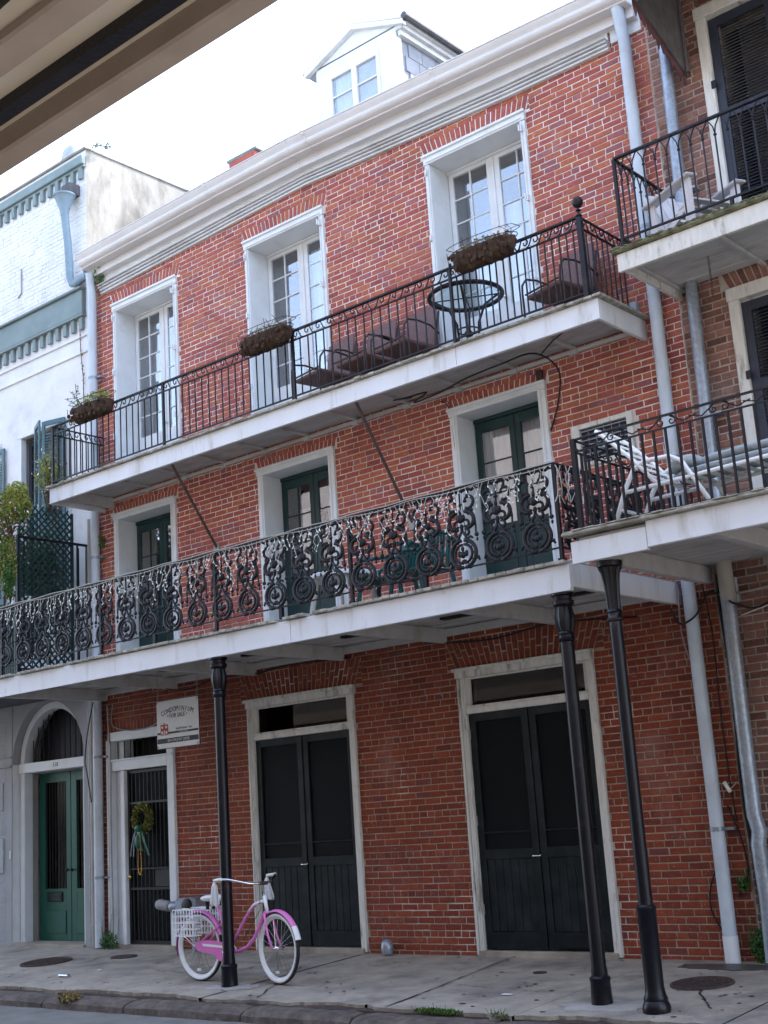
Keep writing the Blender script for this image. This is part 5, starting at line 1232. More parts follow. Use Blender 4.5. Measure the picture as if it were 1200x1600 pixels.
def plastic_chair(label):
    t = thing('plastic_chair', label, 'chair', (0, 0, 0), 'green plastic garden chairs on the lower gallery')
    part('seat', MB().bev(-.23, .23, -.23, .22, .40, .43, .01), M['plastic_g'], t)
    part('back_top', MB().tube([(-.23, .24, .42), (-.235, .28, .62), (-.2, .31, .76), (-.1, .33, .83), (.1, .33, .83), (.2, .31, .76), (.235, .28, .62), (.23, .24, .42)], .026, 6), M['plastic_g'], t, smooth='all')
    for k in range(4): part('back_slat', MB().bar((-.14+k*.093, .25, .43), (-.12+k*.08, .33, .8), .035), M['plastic_g'], t)
    for s in (-1, 1):
        part('arm', MB().tube([(s*.26, -.24, .42), (s*.27, -.24, .6), (s*.28, -.15, .65), (s*.28, .1, .64), (s*.24, .27, .6)], .026, 6), M['plastic_g'], t, smooth='all')
        part('leg', MB().tube([(s*.22, -.22, .42), (s*.26, -.27, 0)], .025, 6), M['plastic_g'], t); part('leg', MB().tube([(s*.22, .22, .42), (s*.25, .28, 0)], .025, 6), M['plastic_g'], t)
    return t
pc = plastic_chair('green plastic garden chair right beside the small white table'); pc.location = (-8.42, -1.15, 3.48); pc.rotation_euler = (0, 0, math.radians(-75))
pc.scale = (.95, .95, .84)
dup(pc, (-7.93, -1.2, 3.48), math.radians(-100), 'green plastic garden chair farther right, with its arched back to the right door')
# lounge chair on the right gallery
T = thing('lounge_chair', 'white strapped sun lounger tilted up behind the bar railing', 'sun lounger', (-4.6, -1.55, 3.64))
for s in (-1, 1):
    y = -1.6+s*.22
    part('frame_rail', MB().tube([(-5.2, y, 3.98), (-4.6, y, 3.99), (-3.4, y, 4.02)], .019, 7), M['white_gloss'], T, smooth='all')
    part('back_frame', MB().tube([(-4.9, y, 4.0), (-5.12, y, 4.27), (-5.36, y, 4.52), (-5.42, y, 4.57), (-5.44, y-s*.04, 4.585), (-5.44, y-s*.1, 4.59)], .019, 7), M['white_gloss'], T, smooth='all')
    part('arm', MB().tube([(-5.36, y, 3.65), (-5.2, y, 4.0), (-5.1, y, 4.16), (-4.99, y, 4.21), (-4.76, y, 4.20), (-4.66, y, 4.14), (-4.40, y, 3.67)], .021, 7), M['white_gloss'], T, smooth='all')
    part('leg', MB().tube([(-3.6, y, 4.02), (-3.6, y, 3.65)], .019, 7), M['white_gloss'], T, smooth='all')
part('crossbar', MB().tube([(-5.44, -1.73, 4.59), (-5.44, -1.47, 4.59)], .019, 7), M['white_gloss'], T)
part('crossbar', MB().tube([(-5.26, -1.82, 3.84), (-5.26, -1.38, 3.84)], .017, 7), M['white_gloss'], T)
for k in range(6):
    u = .12+k*.16; p = Vector((-4.9, 0, 4.0)).lerp(Vector((-5.42, 0, 4.56)), u)
    part('strap', MB().bev(-.026, .026, -.22, .22, -.004, .004, .002).xf(Matrix.Translation((p.x, -1.6, p.z+.012)) @ Matrix.Rotation(math.radians(47), 4, 'Y')), M['plastic_w'], T)
for k in range(11):
    x = -4.85+k*.13
    part('strap', MB().bev(x-.03, x+.03, -1.82, -1.38, 4.003+k*.002, 4.01+k*.002, .002), M['plastic_w'], T)
def cushion(x0, x1, y0, y1, z, h, tilt=0):
    mb = MB(); n = 14; m_ = 10; v = []
    for i in range(n+1):
        u = -1+2*i/n
        for k in range(m_):
            a = 2*PI*k/m_; e = max(.25, (1-abs(u)**8))**.5
            v.append(((x0+x1)/2+u*(x1-x0)/2, (y0+y1)/2+(y1-y0)/2*math.copysign(abs(math.cos(a))**.4, math.cos(a))*e, z+h/2+h/2*math.copysign(abs(math.sin(a))**.7, math.sin(a))*e*(1+.08*math.sin(i*2.1))+tilt*(u+1)))
    f = [(i*m_+k, (i+1)*m_+k, (i+1)*m_+(k+1) % m_, i*m_+(k+1) % m_) for i in range(n) for k in range(m_)]+[tuple(range(m_)), tuple(n*m_+k for k in range(m_))[::-1]]
    return mb.add(v, f)
tag(part('lounge_cushion', cushion(-4.80, -3.3, -1.8, -1.4, 4.02, .06, .012), M['cushion'], smooth='all'), 'grey green pad lying flat along the white sun lounger', 'cushion')
tag(part('lounge_cushion', cushion(-4.55, -3.8, -1.78, -1.42, 4.085, .075, .008), M['cushion'], smooth='all'), 'folded grey green pad stacked on top of the flat one on the sun lounger', 'cushion')
tag(part('rolled_cushion', cushion(-4.82, -4.58, -1.8, -1.42, 4.07, .10, .02), M['cushion'], smooth='all'), 'bunched end of the grey pad by the lounger arm', 'cushion')
# adirondack chair
T = thing('adirondack_chair', 'pale timber adirondack chair on the upper right balcony', 'chair', (-4.75, -.6, 6.44))
ad = Matrix.Translation((-4.80, -.62, 6.44)) @ Matrix.Rotation(math.radians(62), 4, 'Z')
for k in range(5): part('back_slat', MB().bev(-.26+k*.107, -.16+k*.107, -.01, .01, 0, .70-abs(k-2)*.04, .005).xf(ad @ Matrix.Translation((0, .22, .18)) @ Matrix.Rotation(math.radians(-26), 4, 'X')), M['adir'], T)
for k in range(5): part('seat_slat', MB().bev(-.27, .27, -.045, .045, -.01, .01, .004).xf(ad @ Matrix.Translation((0, -.26+k*.105, .34-k*.03))), M['adir'], T)
for s in (-1, 1):
    part('arm', MB().bev(s*.27-.065, s*.27+.065, -.38, .38, .53, .555, .01).xf(ad), M['adir'], T)
    part('leg', MB().bev(s*.27-.015, s*.27+.015, -.34, -.22, 0, .53, .005).xf(ad), M['adir'], T)
    part('leg', MB().prismX([(-.3, .30), (-.3, .38), (.5, .10), (.55, 0), (.45, 0)], s*.25-.012, s*.25+.012).xf(ad), M['adir'], T)
    part('leg', MB().bev(s*.27-.015, s*.27+.015, .24, .34, .05, .53, .005).xf(ad), M['adir'], T)
tag(part('small_box', MB().bev(-4.62, -4.40, -.98, -.86, 6.44, 6.52, .01), M['blue_box']), 'small pale blue box on the mossy edge of the upper right balcony', 'box')
tag(part('utility_box', MB().bev(-5.96, -5.80, -.09, -.012, 6.20, 6.38, .008), M['blue_box']), 'blue grey metal box at the right end of the top balcony', 'box')
tag(part('utility_box', MB().bev(-5.33, -5.13, -.05, -.012, 3.18, 3.42, .008), M['cushion']), 'grey cable box between the two downpipes just below the right gallery', 'box')

# ================================================================ SIGN
SY = -.78
S = thing('hanging_sign', 'white condominium for sale sign hanging under the gallery', 'sign', (-12.25, SY, 2.45))
sx0, sx1, sz0, sz1 = -12.62, -11.84, 2.44, 3.02
part('sign_board', MB().bev(sx0, sx1, SY, SY+.015, sz0, sz1, .004), M['sign'], S)
part('sign_edge', MB().box(sx0-.004, sx1+.004, SY+.002, SY+.013, sz1, sz1+.006).box(sx0-.004, sx1+.004, SY+.002, SY+.013, sz0-.006, sz0).box(sx1, sx1+.004, SY+.002, SY+.013, sz0, sz1), M['signblk'], S)
part('black_band', MB().box(sx0+.01, sx1-.01, SY-.002, SY-.0005, 2.61, 2.635), M['signblk'], S)
part('black_band', MB().box(sx0+.01, sx1-.01, SY-.002, SY-.0005, 2.50, 2.56), M['signblk'], S)
W_ = 'CONDOMINIUM'; cxs = (sx0+sx1)/2
for i, ch_ in enumerate(W_):
    u = (i-5)/5; ang = -u*.38
    text('letter', ch_, .088, M['signblk'], S, (cxs+.275*u, SY-.002, 2.905-.045*u*u), rot=(PI/2, -ang, 0), sx=.82)
text('lettering', '\u2022 FOR SALE \u2022', .075, M['signblk'], S, (cxs, SY-.002, 2.825), sx=.9)
text('lettering', 'JudyFisher, Inc', .045, M['signblk'], S, (cxs+.12, SY-.002, 2.665), sx=.95, xspan=1.15)
text('lettering', 'R E A L T O R S', .022, M['sign'], S, (cxs+.12, SY-.0045, 2.622))
text('lettering', '504-524-JUDY (5839)', .046, M['sign'], S, (cxs+.02, SY-.0045, 2.53), sx=1.0)
em = part('emblem', MB().box(sx0+.075, sx0+.215, SY-.0035, SY-.002, 2.60, 2.73).box(sx0+.138, sx0+.152, SY-.0035, SY-.002, 2.73, 2.75), M['signred'], S)
part('emblem_windows', MB().box(sx0+.09, sx0+.125, SY-.0045, SY-.0036, 2.685, 2.71).box(sx0+.165, sx0+.2, SY-.0045, SY-.0036, 2.685, 2.71).box(sx0+.138, sx0+.152, SY-.0045, SY-.0036, 2.605, 2.66).box(sx0+.09, sx0+.12, SY-.0045, SY-.0036, 2.615, 2.65).box(sx0+.17, sx0+.2, SY-.0045, SY-.0036, 2.615, 2.65), M['sign'], em)
for x in (sx0+.02, sx1-.02):
    for z in (sz0+.02, sz1-.02): part('bolt', MB().ball((x, SY-.004, z), .009, 1, .6, 1, 6, 4), M['iron'], S)
    part('hanger_chain', MB().tube([(x, SY+.007, sz1), (x, SY+.007, 3.44)], .004, 4), M['cable_g'], S)

# ================================================================ WREATH
Wt = thing('wreath', 'green and gold tinsel wreath with ribbon and beads on the iron gate', 'wreath', (-13.9, -.03, 1.62))
wc = Vector((-13.88, -.02, 1.64)); rw = random.Random(8)
wm = MB()
for _ in range(1500):
    a = rw.uniform(0, 2*PI); b_ = rw.uniform(0, 2*PI); r_ = .15+.06*math.cos(b_)*rw.random(); p = wc+Vector((r_*math.cos(a), -.05*math.sin(b_), r_*math.sin(a)))
    leaves(wm, p, (.01,)*3, 1, .018, rw)
part('tinsel', wm, M['tinsel'], Wt, kind='stuff')
part('ring', MB().tube([(wc.x+.15*math.cos(a), wc.y, wc.z+.15*math.sin(a)) for a in [i*PI/10 for i in range(20)]], .022, 6, closed=True), M['leaf_dark'], Wt)
def ribbon(pts, w): 
    mb = MB(); v = []
    for p in pts: v += [(p[0]-w/2, p[1], p[2]), (p[0]+w/2, p[1]-.006, p[2])]
    return mb.add(v, [(2*i, 2*i+1, 2*i+3, 2*i+2) for i in range(len(pts)-1)])
part('ribbon', ribbon([(wc.x, -.09, wc.z-.12), (wc.x+.02, -.1, wc.z-.3), (wc.x+.06, -.09, wc.z-.42)], .07), M['ribbon'], Wt)
part('ribbon', ribbon([(wc.x+.02, -.08, wc.z-.12), (wc.x+.12, -.09, wc.z-.3), (wc.x+.2, -.08, wc.z-.48)], .05), M['ribbon'], Wt)
part('mask', MB().ball((wc.x-.01, -.1, wc.z-.3), .045, 1, .5, 2.2, 8, 6).ball((wc.x+.0, -.1, wc.z-.13), .05, 1.1, .6, .9, 8, 6), M['ribbon'], Wt, smooth='all')
bd = MB()
for i in range(22):
    t_ = i/21; bd.ball((wc.x+.02+.05*math.sin(t_*PI)*(1), -.1, wc.z-.2-.55*(1-abs(2*t_-1))), .007, 1, 1, 1, 5, 4)
for i in range(34):
    a = PI+PI*i/33; bd.ball((wc.x+.03+.035*math.cos(a), -.1, wc.z-.6+.35*0+.12*math.sin(a)-(0)), .007, 1, 1, 1, 5, 4)
for s in (-1, 1):
    for i in range(24): bd.ball((wc.x+.03+s*.035*(.5+.5*i/23), -.1, wc.z-.22-.38*i/23), .007, 1, 1, 1, 5, 4)
part('gold_beads', bd, M['gold'], Wt, kind='stuff')
bd = MB()
for s, dx in ((-1, -.1), (1, -.04)):
    for i in range(24): bd.ball((wc.x-.05+dx*math.sin(i/23*PI*.5), -.1, wc.z-.16-.32*i/23), .007, 1, 1, 1, 5, 4)
part('silver_beads', bd, M['beads'], Wt, kind='stuff')

# ================================================================ METER by the door
T = thing('gas_meter', 'grey metal gas meter and regulator on pipes beside the gated doorway', 'meter', (-12.9, -.15, .4))
part('cylinder', MB().tube([(-13.38, -.2, .55), (-13.37, -.2, .55), (-13.35, -.2, .55), (-13.17, -.2, .53), (-13.15, -.2, .53)], [.04, .06, .067, .067, .05], 14), M['cable_g'], T, smooth=True)
part('coupling', MB().tube([(-13.18, -.2, .53), (-13.1, -.2, .52)], .035, 10).tube([(-13.1, -.2, .52), (-13.06, -.2, .52), (-12.98, -.2, .52)], [.07, .075, .06], 12), M['galv'], T, smooth=True)
part('meter_body', MB().bev(-12.98, -12.6, -.28, -.05, .42, .63, .03), M['galv'], T)
part('dial', MB().lathe([(.02, 0), (.085, 0), (.085, .03), (.06, .04)], (0, 0, 0), 16).xf(Matrix.Translation((-12.72, -.28, .54)) @ Matrix.Rotation(PI/2, 4, 'X')), M['cable'], T, smooth=True)
part('riser', MB().tube([(-12.75, -.16, .4), (-12.75, -.16, -.02)], .03, 8).tube([(-12.6, -.1, .64), (-12.45, -.06, .66), (-12.42, -.05, .2)], .022, 8), M['galv'], T, smooth=True)

# ================================================================ BICYCLE
def bike():
    bx, by, bz = -10.84, -1.74, swz(-1.74)
    B = thing('bicycle', 'pink and white cruiser bicycle with white wall tyres leaning by the column', 'bicycle', (bx+.58, by, bz))
    tr = Matrix.Translation((bx, by, bz))
    r_ = .345; WB_ = 1.17
    def wheel(cx, ang, front):
        m4 = tr @ Matrix.Translation((cx, 0, r_)) @ Matrix.Rotation(ang, 4, 'Z')
        circ = lambda r, n=36: [(r*math.cos(a), 0, r*math.sin(a)) for a in [i*2*PI/n for i in range(n)]]
        W = part('wheel', MB().tube(circ(r_-.052), .013, 6, closed=True).xf(m4), M['white_gloss'], B, smooth='all')
        part('tyre', MB().tube(circ(r_-.025), .026, 10, closed=True).xf(m4), M['rubber'], W, smooth='all')
        for s in (-1, 1):
            mb = MB(); n = 36; v = []
            for i in range(n):
                a = i*2*PI/n
                for rr_, yy in ((r_-.012, .0215), (r_-.024, .0275), (r_-.04, .0225), (r_-.05, .012)): v.append((rr_*math.cos(a), s*yy, rr_*math.sin(a)))
            f = [(4*i+k, 4*i+k+1, 4*((i+1) % n)+k+1, 4*((i+1) % n)+k) for i in range(n) for k in range(3)]
            part('white_wall', mb.add(v, f).xf(m4), M['white_gloss'], W, smooth='all')
        part('hub', MB().tube([(0, -.05, 0), (0, .05, 0)], .02, 8).tube([(0, -.07, 0), (0, .07, 0)], .008, 6).xf(m4), M['chrome'], W, smooth='all')
        sp = MB()
        for k in range(24):
            a = k*2*PI/24; b_ = a+(.35 if k % 2 else -.35); s = 1 if k % 4 < 2 else -1
            sp.tube([(.02*math.cos(b_), s*.03, .02*math.sin(b_)), ((r_-.055)*math.cos(a), 0, (r_-.055)*math.sin(a))], .0022, 3)
        part('spokes', sp.xf(m4), M['chrome'], W)
        part('valve_reflector', MB().bev(-.03, .03, -.03, -.024, -.24, -.215, .003).xf(m4), M['paper'], W)
        # mudguard
        fd = MB(); v = []; a0, a1 = ((-15, 150) if not front else (35, 150)); n = 18
        if not front: a0, a1 = 20, 195
        for i in range(n+1):
            a = math.radians(a0+(a1-a0)*i/n)
            for yy, rr_ in ((-.034, r_+.006), (-.022, r_+.022), (0, r_+.028), (.022, r_+.022), (.034, r_+.006)): v.append((rr_*math.cos(a), yy, rr_*math.sin(a)))
        fd.add(v, [(5*i+k, 5*i+k+1, 5*i+k+6, 5*i+k+5) for i in range(n) for k in range(4)])
        G = part('mudguard', fd.xf(m4), M['pink'], B, smooth='all')
        if front:
            tip = MB(); v = []
            for i in range(5):
                a = math.radians(14+22*i/4)
                for yy, rr_ in ((-.035, r_+.008), (-.022, r_+.024), (0, r_+.030), (.022, r_+.024), (.035, r_+.008)): v.append((rr_*math.cos(a), yy, rr_*math.sin(a)))
            part('mudguard_tip', tip.add(v, [(5*i+k, 5*i+k+1, 5*i+k+6, 5*i+k+5) for i in range(4) for k in range(4)]).xf(m4), M['white_gloss'], G, smooth='all')
        return W
    wheel(0, 0, False)
    steer = math.radians(-10)
    wheel(WB_, steer, True)
    fr = lambda pts, r, m='pink', n='frame_tube', s=8: part(n, MB().tube([tr @ Vector(p) for p in pts], r, s), M[m], B, smooth='all')
    BBp = (.46, 0, .30)
    # crank area, seat tube, main curved tubes
    fr([(.30, 0, .74), (.46, 0, .30)], .016)
    fr([(.96, 0, .79), (.88, 0, .775), (.78, 0, .71), (.68, 0, .60), (.6, 0, .50), (.535, 0, .42)], .016, 'pink')
    fr([(1.0, 0, .80), (.93, 0, .79), (.84, 0, .76), (.76, 0, .695)], .0175, 'white_gloss')
    fr([(1.02, 0, .70), (.97, 0, .66), (.91, 0, .56), (.83, 0, .44), (.72, 0, .35), (.6, 0, .31), (.46, 0, .30)], .019)
    fr([(.995, 0, .85), (1.03, 0, .68)], .021, 'white_gloss', 'head_tube')
    for s in (-1, 1):
        fr([(.40, s*.02, .47), (.2, s*.05, .42), (.0, s*.065, .345)] if False else [(.36, s*.02, .58), (.18, s*.05, .46), (.0, s*.065, .345)], .010, 'pink', 'seat_stay')
        fr([(.46, s*.03, .30), (.3, s*.05, .29), (.1, s*.062, .31), (.0, s*.065, .345)], .011, 'pink', 'chain_stay')
        F = lambda p: Matrix.Translation((1.03, 0, 0)) @ Matrix.Rotation(steer, 4, 'Z') @ Matrix.Translation((-1.03, 0, 0)) @ Vector(p)
        fr([F((1.04, s*.045, .68)), F((1.06, s*.05, .60)), F((1.10, s*.052, .47)), F((WB_, s*.055, r_))], .0125, 'pink', 'fork_blade')
    fr([F((1.035, -.045, .685)), F((1.035, .045, .685))], .014, 'pink', 'fork_crown')
    fr([(.0, -.075, .345), (-.12, -.09, .44), (-.16, -.09, .46)], .006, 'chrome', 'stay')
    fr([(.995, 0, .85), (.975, 0, .95), (.985, 0, .975)], .012, 'chrome', 'stem')
    # handlebar: wide, swept back
    hb = [(.62, -.33, 1.03), (.70, -.345, 1.04), (.80, -.31, 1.035), (.93, -.14, .98), (.985, -.03, .975), (.985, .03, .975), (.95, .14, .98), (.85, .31, 1.035), (.78, .345, 1.04), (.70, .33, 1.03)]
    H = fr(hb, .0115, 'chrome', 'handlebar')
    for s, gx in ((-1, .62), (1, .70)):
        g1 = tr @ Vector((gx, s*.335, 1.03)); g2 = tr @ Vector((gx+.12, s*.345, 1.04))
        part('grip', MB().tube([g1, g2], .017, 8), M['white_gloss'], H, smooth='all')
        tm = MB(); rt = random.Random(3)
        for k in range(46):
            o = Vector((rt.uniform(-.03, .03), rt.uniform(-.03, .03), 0)); tm.tube([g1+Vector((0, 0, 0)), g1+o*.7+Vector((-.005*s, 0, -.06)), g1+o*1.2+Vector((.03 if s > 0 else .0, 0, -.20-rt.random()*.05))], .0045, 3)
        part('tassel', tm, M['tassel'], H)
    part('reflector', MB().bev(.95, 1.02, -.04, .04, .955, .99, .004).xf(tr), M['rust'], H)
    # saddle
    sd_ = MB(); v = []; prof = [(-.14, .085, .02), (-.12, .11, .045), (-.05, .115, .055), (.03, .07, .05), (.12, .035, .045), (.16, .02, .03)]
    for x, w, h in prof:
        for k in range(8):
            a = 2*PI*k/8; v.append((.26+x, w*math.cos(a), .83+h*.6*math.sin(a)+(0.01 if math.sin(a) > 0 else 0)))
    f = [(8*i+k, 8*i+(k+1) % 8, 8*i+8+(k+1) % 8, 8*i+8+k) for i in range(5) for k in range(8)]+[tuple(range(8))[::-1], tuple(40+k for k in range(8))]
    Sd = part('saddle', sd_.add(v, f).xf(tr), M['white_gloss'], B, smooth='all')
    part('saddle_spring', MB().tube([tr @ Vector((.18, -.04, .72)), tr @ Vector((.17, -.04, .81))], .018, 8).tube([tr @ Vector((.18, .04, .72)), tr @ Vector((.17, .04, .81))], .018, 8), M['iron'], Sd)
    fr([(.30, 0, .74), (.27, 0, .82)], .012, 'chrome', 'seat_post')
    # rear rack and two wire baskets
    fr([(-.2, -.06, .735), (.25, -.06, .715)], .006, 'white_gloss', 'rack'); fr([(-.2, .06, .735), (.25, .06, .715)], .006, 'white_gloss', 'rack'); fr([(-.05, -.07, .73), (.0, -.075, .36)], .005, 'white_gloss', 'rack_stay')
    for s in (-1, 1):
        bm = MB(); x0, x1, z0, z1 = -.2, .12, .47, .73; ya, yb = s*.09, s*.2
        for k in range(8):
            x = x0+(x1-x0)*k/7; bm.bar((x, yb, z0), (x, yb, z1), .006); bm.bar((x, ya, z0), (x, ya, z1), .005); bm.bar((x, ya, z0), (x, yb, z0), .005)
        for k in range(5):
            z = z0+(z1-z0)*k/4; w = .008
            bm.bar((x0, yb, z), (x1, yb, z), w); bm.bar((x0, ya, z), (x1, ya, z), w); bm.bar((x0, ya, z), (x0, yb, z), w); bm.bar((x1, ya, z), (x1, yb, z), w)
        part('pannier_basket', bm.xf(tr), M['white_gloss'], B)
    # chainguard, crank, pedals, kickstand
    cg = MB().prismY([(.0, .40), (.2, .42), (.46, .40), (.56, .36), (.58, .30), (.54, .24), (.46, .21), (.36, .22), (.3, .28), (.05, .31)], -.082, -.074)
    part('chain_guard', cg.xf(tr), M['pink'], B); part('chain_guard_stripe', MB().prismY([(.12, .385), (.42, .37), (.5, .33), (.44, .345), (.14, .36)], -.086, -.0825).xf(tr), M['white_gloss'], B)
    part('crank', MB().tube([(.46, -.1, .30), (.58, -.11, .19)], .009, 6).tube([(.46, .1, .30), (.34, .11, .41)], .009, 6).tube([(.46, -.1, .3), (.46, .1, .3)], .018, 8).xf(tr), M['chrome'], B, smooth='all')
    for c_ in ((.60, -.16, .18), (.33, .16, .42)):
        part('pedal', MB().bev(c_[0]-.05, c_[0]+.05, c_[1]-.035, c_[1]+.035, c_[2]+.008, c_[2]+.018, .003).bev(c_[0]-.05, c_[0]+.05, c_[1]-.04, c_[1]-.03, c_[2]-.018, c_[2]+.018, .003).bev(c_[0]-.05, c_[0]+.05, c_[1]+.03, c_[1]+.04, c_[2]-.018, c_[2]+.018, .003).xf(tr), M['rubber'], B)
    fr([(.42, -.05, .28), (.58, -.2, .01)], .008, 'iron', 'kickstand')
    fr([(.36, -.06, .58), (.52, -.03, .40), (.72, -.05, .43), (.98, -.05, .72), (.99, -.06, .95)], .0035, 'cable', 'brake_cable', 5)
bike()

# ================================================================ SIDEWALK DETAILS
def disc(x, y, rx, ry, z, n=28, ang=0, thick=.008, irr=0):
    w_ = lambda i: 1+irr*(math.sin(i*.9+x*7)+.7*math.sin(i*2.3+y)+.4*math.sin(i*4.1))
    mb = MB(); ca, sa = math.cos(ang), math.sin(ang)
    P = [(rx*w_(i)*math.cos(i*2*PI/n), ry*w_(i)*math.sin(i*2*PI/n)) for i in range(n)]
    P = [(x+a*ca-b*sa, y+a*sa+b*ca) for a, b in P]
    v = [(a, b, swz(b)+z) for a, b in P]+[(a, b, swz(b)+z-thick) for a, b in P]
    return mb.add(v, [tuple(range(n))]+[(i, n+i, n+(i+1) % n, (i+1) % n) for i in range(n)])
def manhole(x, y, r, label):
    t = thing('manhole_cover', label, 'manhole cover', (x, y, swz(y)))
    part('lid', disc(x, y, r, r, .008), M['rust'], t)
    part('rim', MB().tube([(x+(r+.015)*math.cos(a), y+(r+.015)*math.sin(a), swz(y+(r+.015)*math.sin(a))+.006) for a in [i*PI/14 for i in range(28)]], .012, 5, closed=True), M['rust'], t)
    mb = MB()
    k = -r+.04
    while k < r-.02:
        h = math.sqrt(r*r-k*k)-.03
        j = -h
        while j < h: mb.box(x+k, x+k+.018, y+j, y+j+.03, swz(y+j)+.0085, swz(y+j)+.013); j += .05
        k += .035
    part('tread', mb, M['rust'], t, kind='stuff')
manhole(-5.42, -1.05, .24, 'dark round iron cover with ribbed tread in the pavement at lower right')
manhole(-14.5, -1.1, .3, 'large dark round iron cover in front of the green arched door')
tag(part('meter_lid', disc(-13.55, -.62, .2, .14, .007), M['rust']), 'small dark lid flush in the pavement before the gated doorway', 'cover')
tag(part('valve_lid', disc(-7.2, -.8, .07, .05, .006), M['rust']), 'tiny rusty valve lid in the pavement before the right screen doors', 'cover')
part('cement_patch', disc(-5.75, -1.98, .42, .2, .005, 40, .2, irr=.13), M['patch'], sidewalk); part('cement_patch', disc(-10.15, -1.95, .3, .15, .005, 40, .1, irr=.13), M['patch'], sidewalk)
part('damp_patch', disc(-5.5, -.32, .5, .13, .004, 40, irr=.08), M['wet'], sidewalk)
r5 = random.Random(77)
ck = MB()
def crack(x0, y0, x1, y1, w=.006, seg=26):
    pts = []; ox = 0
    for i in range(seg+1):
        t_ = i/seg; ox += r5.uniform(-.012, .012); pts.append((x0+(x1-x0)*t_+ox*.5, y0+(y1-y0)*t_+ox, 0))
    v = []
    for (x, y, _) in pts:
        ww = w*r5.uniform(.3, 1.3); z = swz(y)+.0052; v += [(x-ww, y-ww, z), (x+ww, y+ww, z)]
    ck.add(v, [(2*i, 2*i+2, 2*i+3, 2*i+1) for i in range(seg)])
for c_ in ((-8.0, -.05, -7.7, -2.38, .009), (-10.2, -.9, -9.4, -2.35, .006), (-5.4, -1.1, -4.9, -1.9, .006), (-5.2, -1.3, -4.6, -1.1, .005), (-6.5, -.9, -5.7, -.75, .007), (-12.4, -1.2, -10.9, -1.5, .004), (-7.9, -1.4, -6.6, -1.55, .004), (-9.3, -.6, -8.1, -.5, .004)): crack(*c_)
part('cracks', ck, M['cable'], sidewalk, kind='stuff')
gum = MB()
for _ in range(150):
    x, y = r5.uniform(-15, -4.5), r5.uniform(-2.3, -.15); s = r5.uniform(.008, .022); gum.add(disc(x, y, s*1.3, s, .0035, 6, thick=.002).v, [tuple(range(6))])
part('gum_spots', gum, M['rust'], sidewalk, kind='stuff')
for x, y, label in ((-13.08, -1.85, 'flattened white drinks can on the pavement left of the bicycle'),):
    tag(part('crushed_can', MB().bev(x-.09, x+.09, y-.03, y+.03, swz(y)+.003, swz(y)+.03, .01), M['chrome']), label, 'litter')
tag(part('paper_scrap', MB().bev(-6.95, -6.86, -1.78, -1.73, -.094, -.088, .002), M['paper']), 'white paper scrap on the pavement left of the middle column', 'litter')
tag(part('paper_scrap', MB().bev(-13.0, -12.94, -1.45, -1.41, -.076, -.07, .002), M['paper']), 'tiny white scrap near the gated doorway', 'litter')
def weed(x, y, z, rx, ry, n, label, m='grass', h=.035, size=.013):
    t = thing('weed', label, 'weed', (x, y, z))
    mb = leaves(MB(), (x, y, z+h*.4), (rx, ry, h*.7), n, size, r5)
    part('leaves', mb, M[m], t, kind='stuff')
    st = MB()
    for _ in range(10): a = r5.uniform(-rx, rx); st.tube([(x+a, y, z), (x+a*1.2+r5.uniform(-.03, .03), y, z+h*r5.uniform(1, 2.2))], .0025, 3)
    part('stem', st, M[m], t)
weed(-7.12, -2.44, -.15, .26, .045, 700, 'bright green weed patch in the broken kerb joint near the middle of the front')
weed(-6.5, -2.45, -.15, .1, .03, 70, 'small sparse weed in the kerb joint right of the larger patch')
weed(-11.9, -2.62, -.2, .16, .1, 500, 'dry yellowish grass tuft hanging over the kerb at lower left', 'leaf_dry', .06, .025)
weed(-14.5, -.12, .0, .2, .06, 260, 'straggly weed growing at the foot of the left downpipe', 'leaf_dark', .2, .022)
weed(-13.1, -.08, .0, .05, .04, 60, 'tiny weed at the right foot of the gated doorway', 'leaf_dark', .05, .02)
weed(-5.33, -.1, .05, .09, .05, 420, 'feathery green fern between the two downpipes at lower right', 'leaf_dark', .22, .02)
weed(-5.42, -.06, .62, .06, .03, 120, 'small green sprig on the brick halfway up beside the right downpipe', 'leaf_dark', .1, .018)
tag(part('pipe_stub', MB().lathe([(.06, 0), (.07, .05), (.06, .12), (.03, .15), (.001, .155)], (-9.66, -.1, 0), 12), M['galv'], smooth=True), 'small rounded grey pipe cap at the foot of the brick between the screen doors', 'pipe')
# cables at lower right and on the left
cable('cable', [(-5.28, -.1, 3.45), (-5.32, -.06, 3.2), (-5.30, -.05, 2.5), (-5.33, -.05, 1.5), (-5.30, -.05, .8), (-5.28, -.05, 0)], .016, 'cable', 'thick black cable straight down between the two right downpipes')
cable('cable', [(-5.45, -.1, 3.4), (-5.43, -.05, 2.9), (-5.45, -.04, 2.2), (-5.44, -.04, 1.5), (-5.42, -.04, 1.2)], .007, 'cable', 'thin black cable hanging on the brick right of the pale blue downpipe')
cable('cable', [(-5.75, -.2, 3.2), (-5.7, -.15, 3.05), (-5.5, -.2, 3.1), (-5.4, -.1, 3.3), (-5.25, -.12, 3.25), (-5.1, -.2, 3.15), (-4.9, -.1, 3.1), (-4.5, -.05, 3.3)], .011, 'cable', 'black cable sagging across both right downpipes under the gallery')
cable('cable', [(-5.5, -.03, 1.35), (-5.40, -.04, 1.05), (-5.38, -.03, .75), (-5.5, -.03, .55)], .008, 'cable', 'black cable loop bulging right of the pale blue downpipe')
cable('cable', [(-5.62, -.03, .9), (-5.76, -.03, .65), (-5.78, -.03, .42), (-5.66, -.03, .2)], .008, 'cable', 'black cable loop bulging left of the pale blue downpipe')
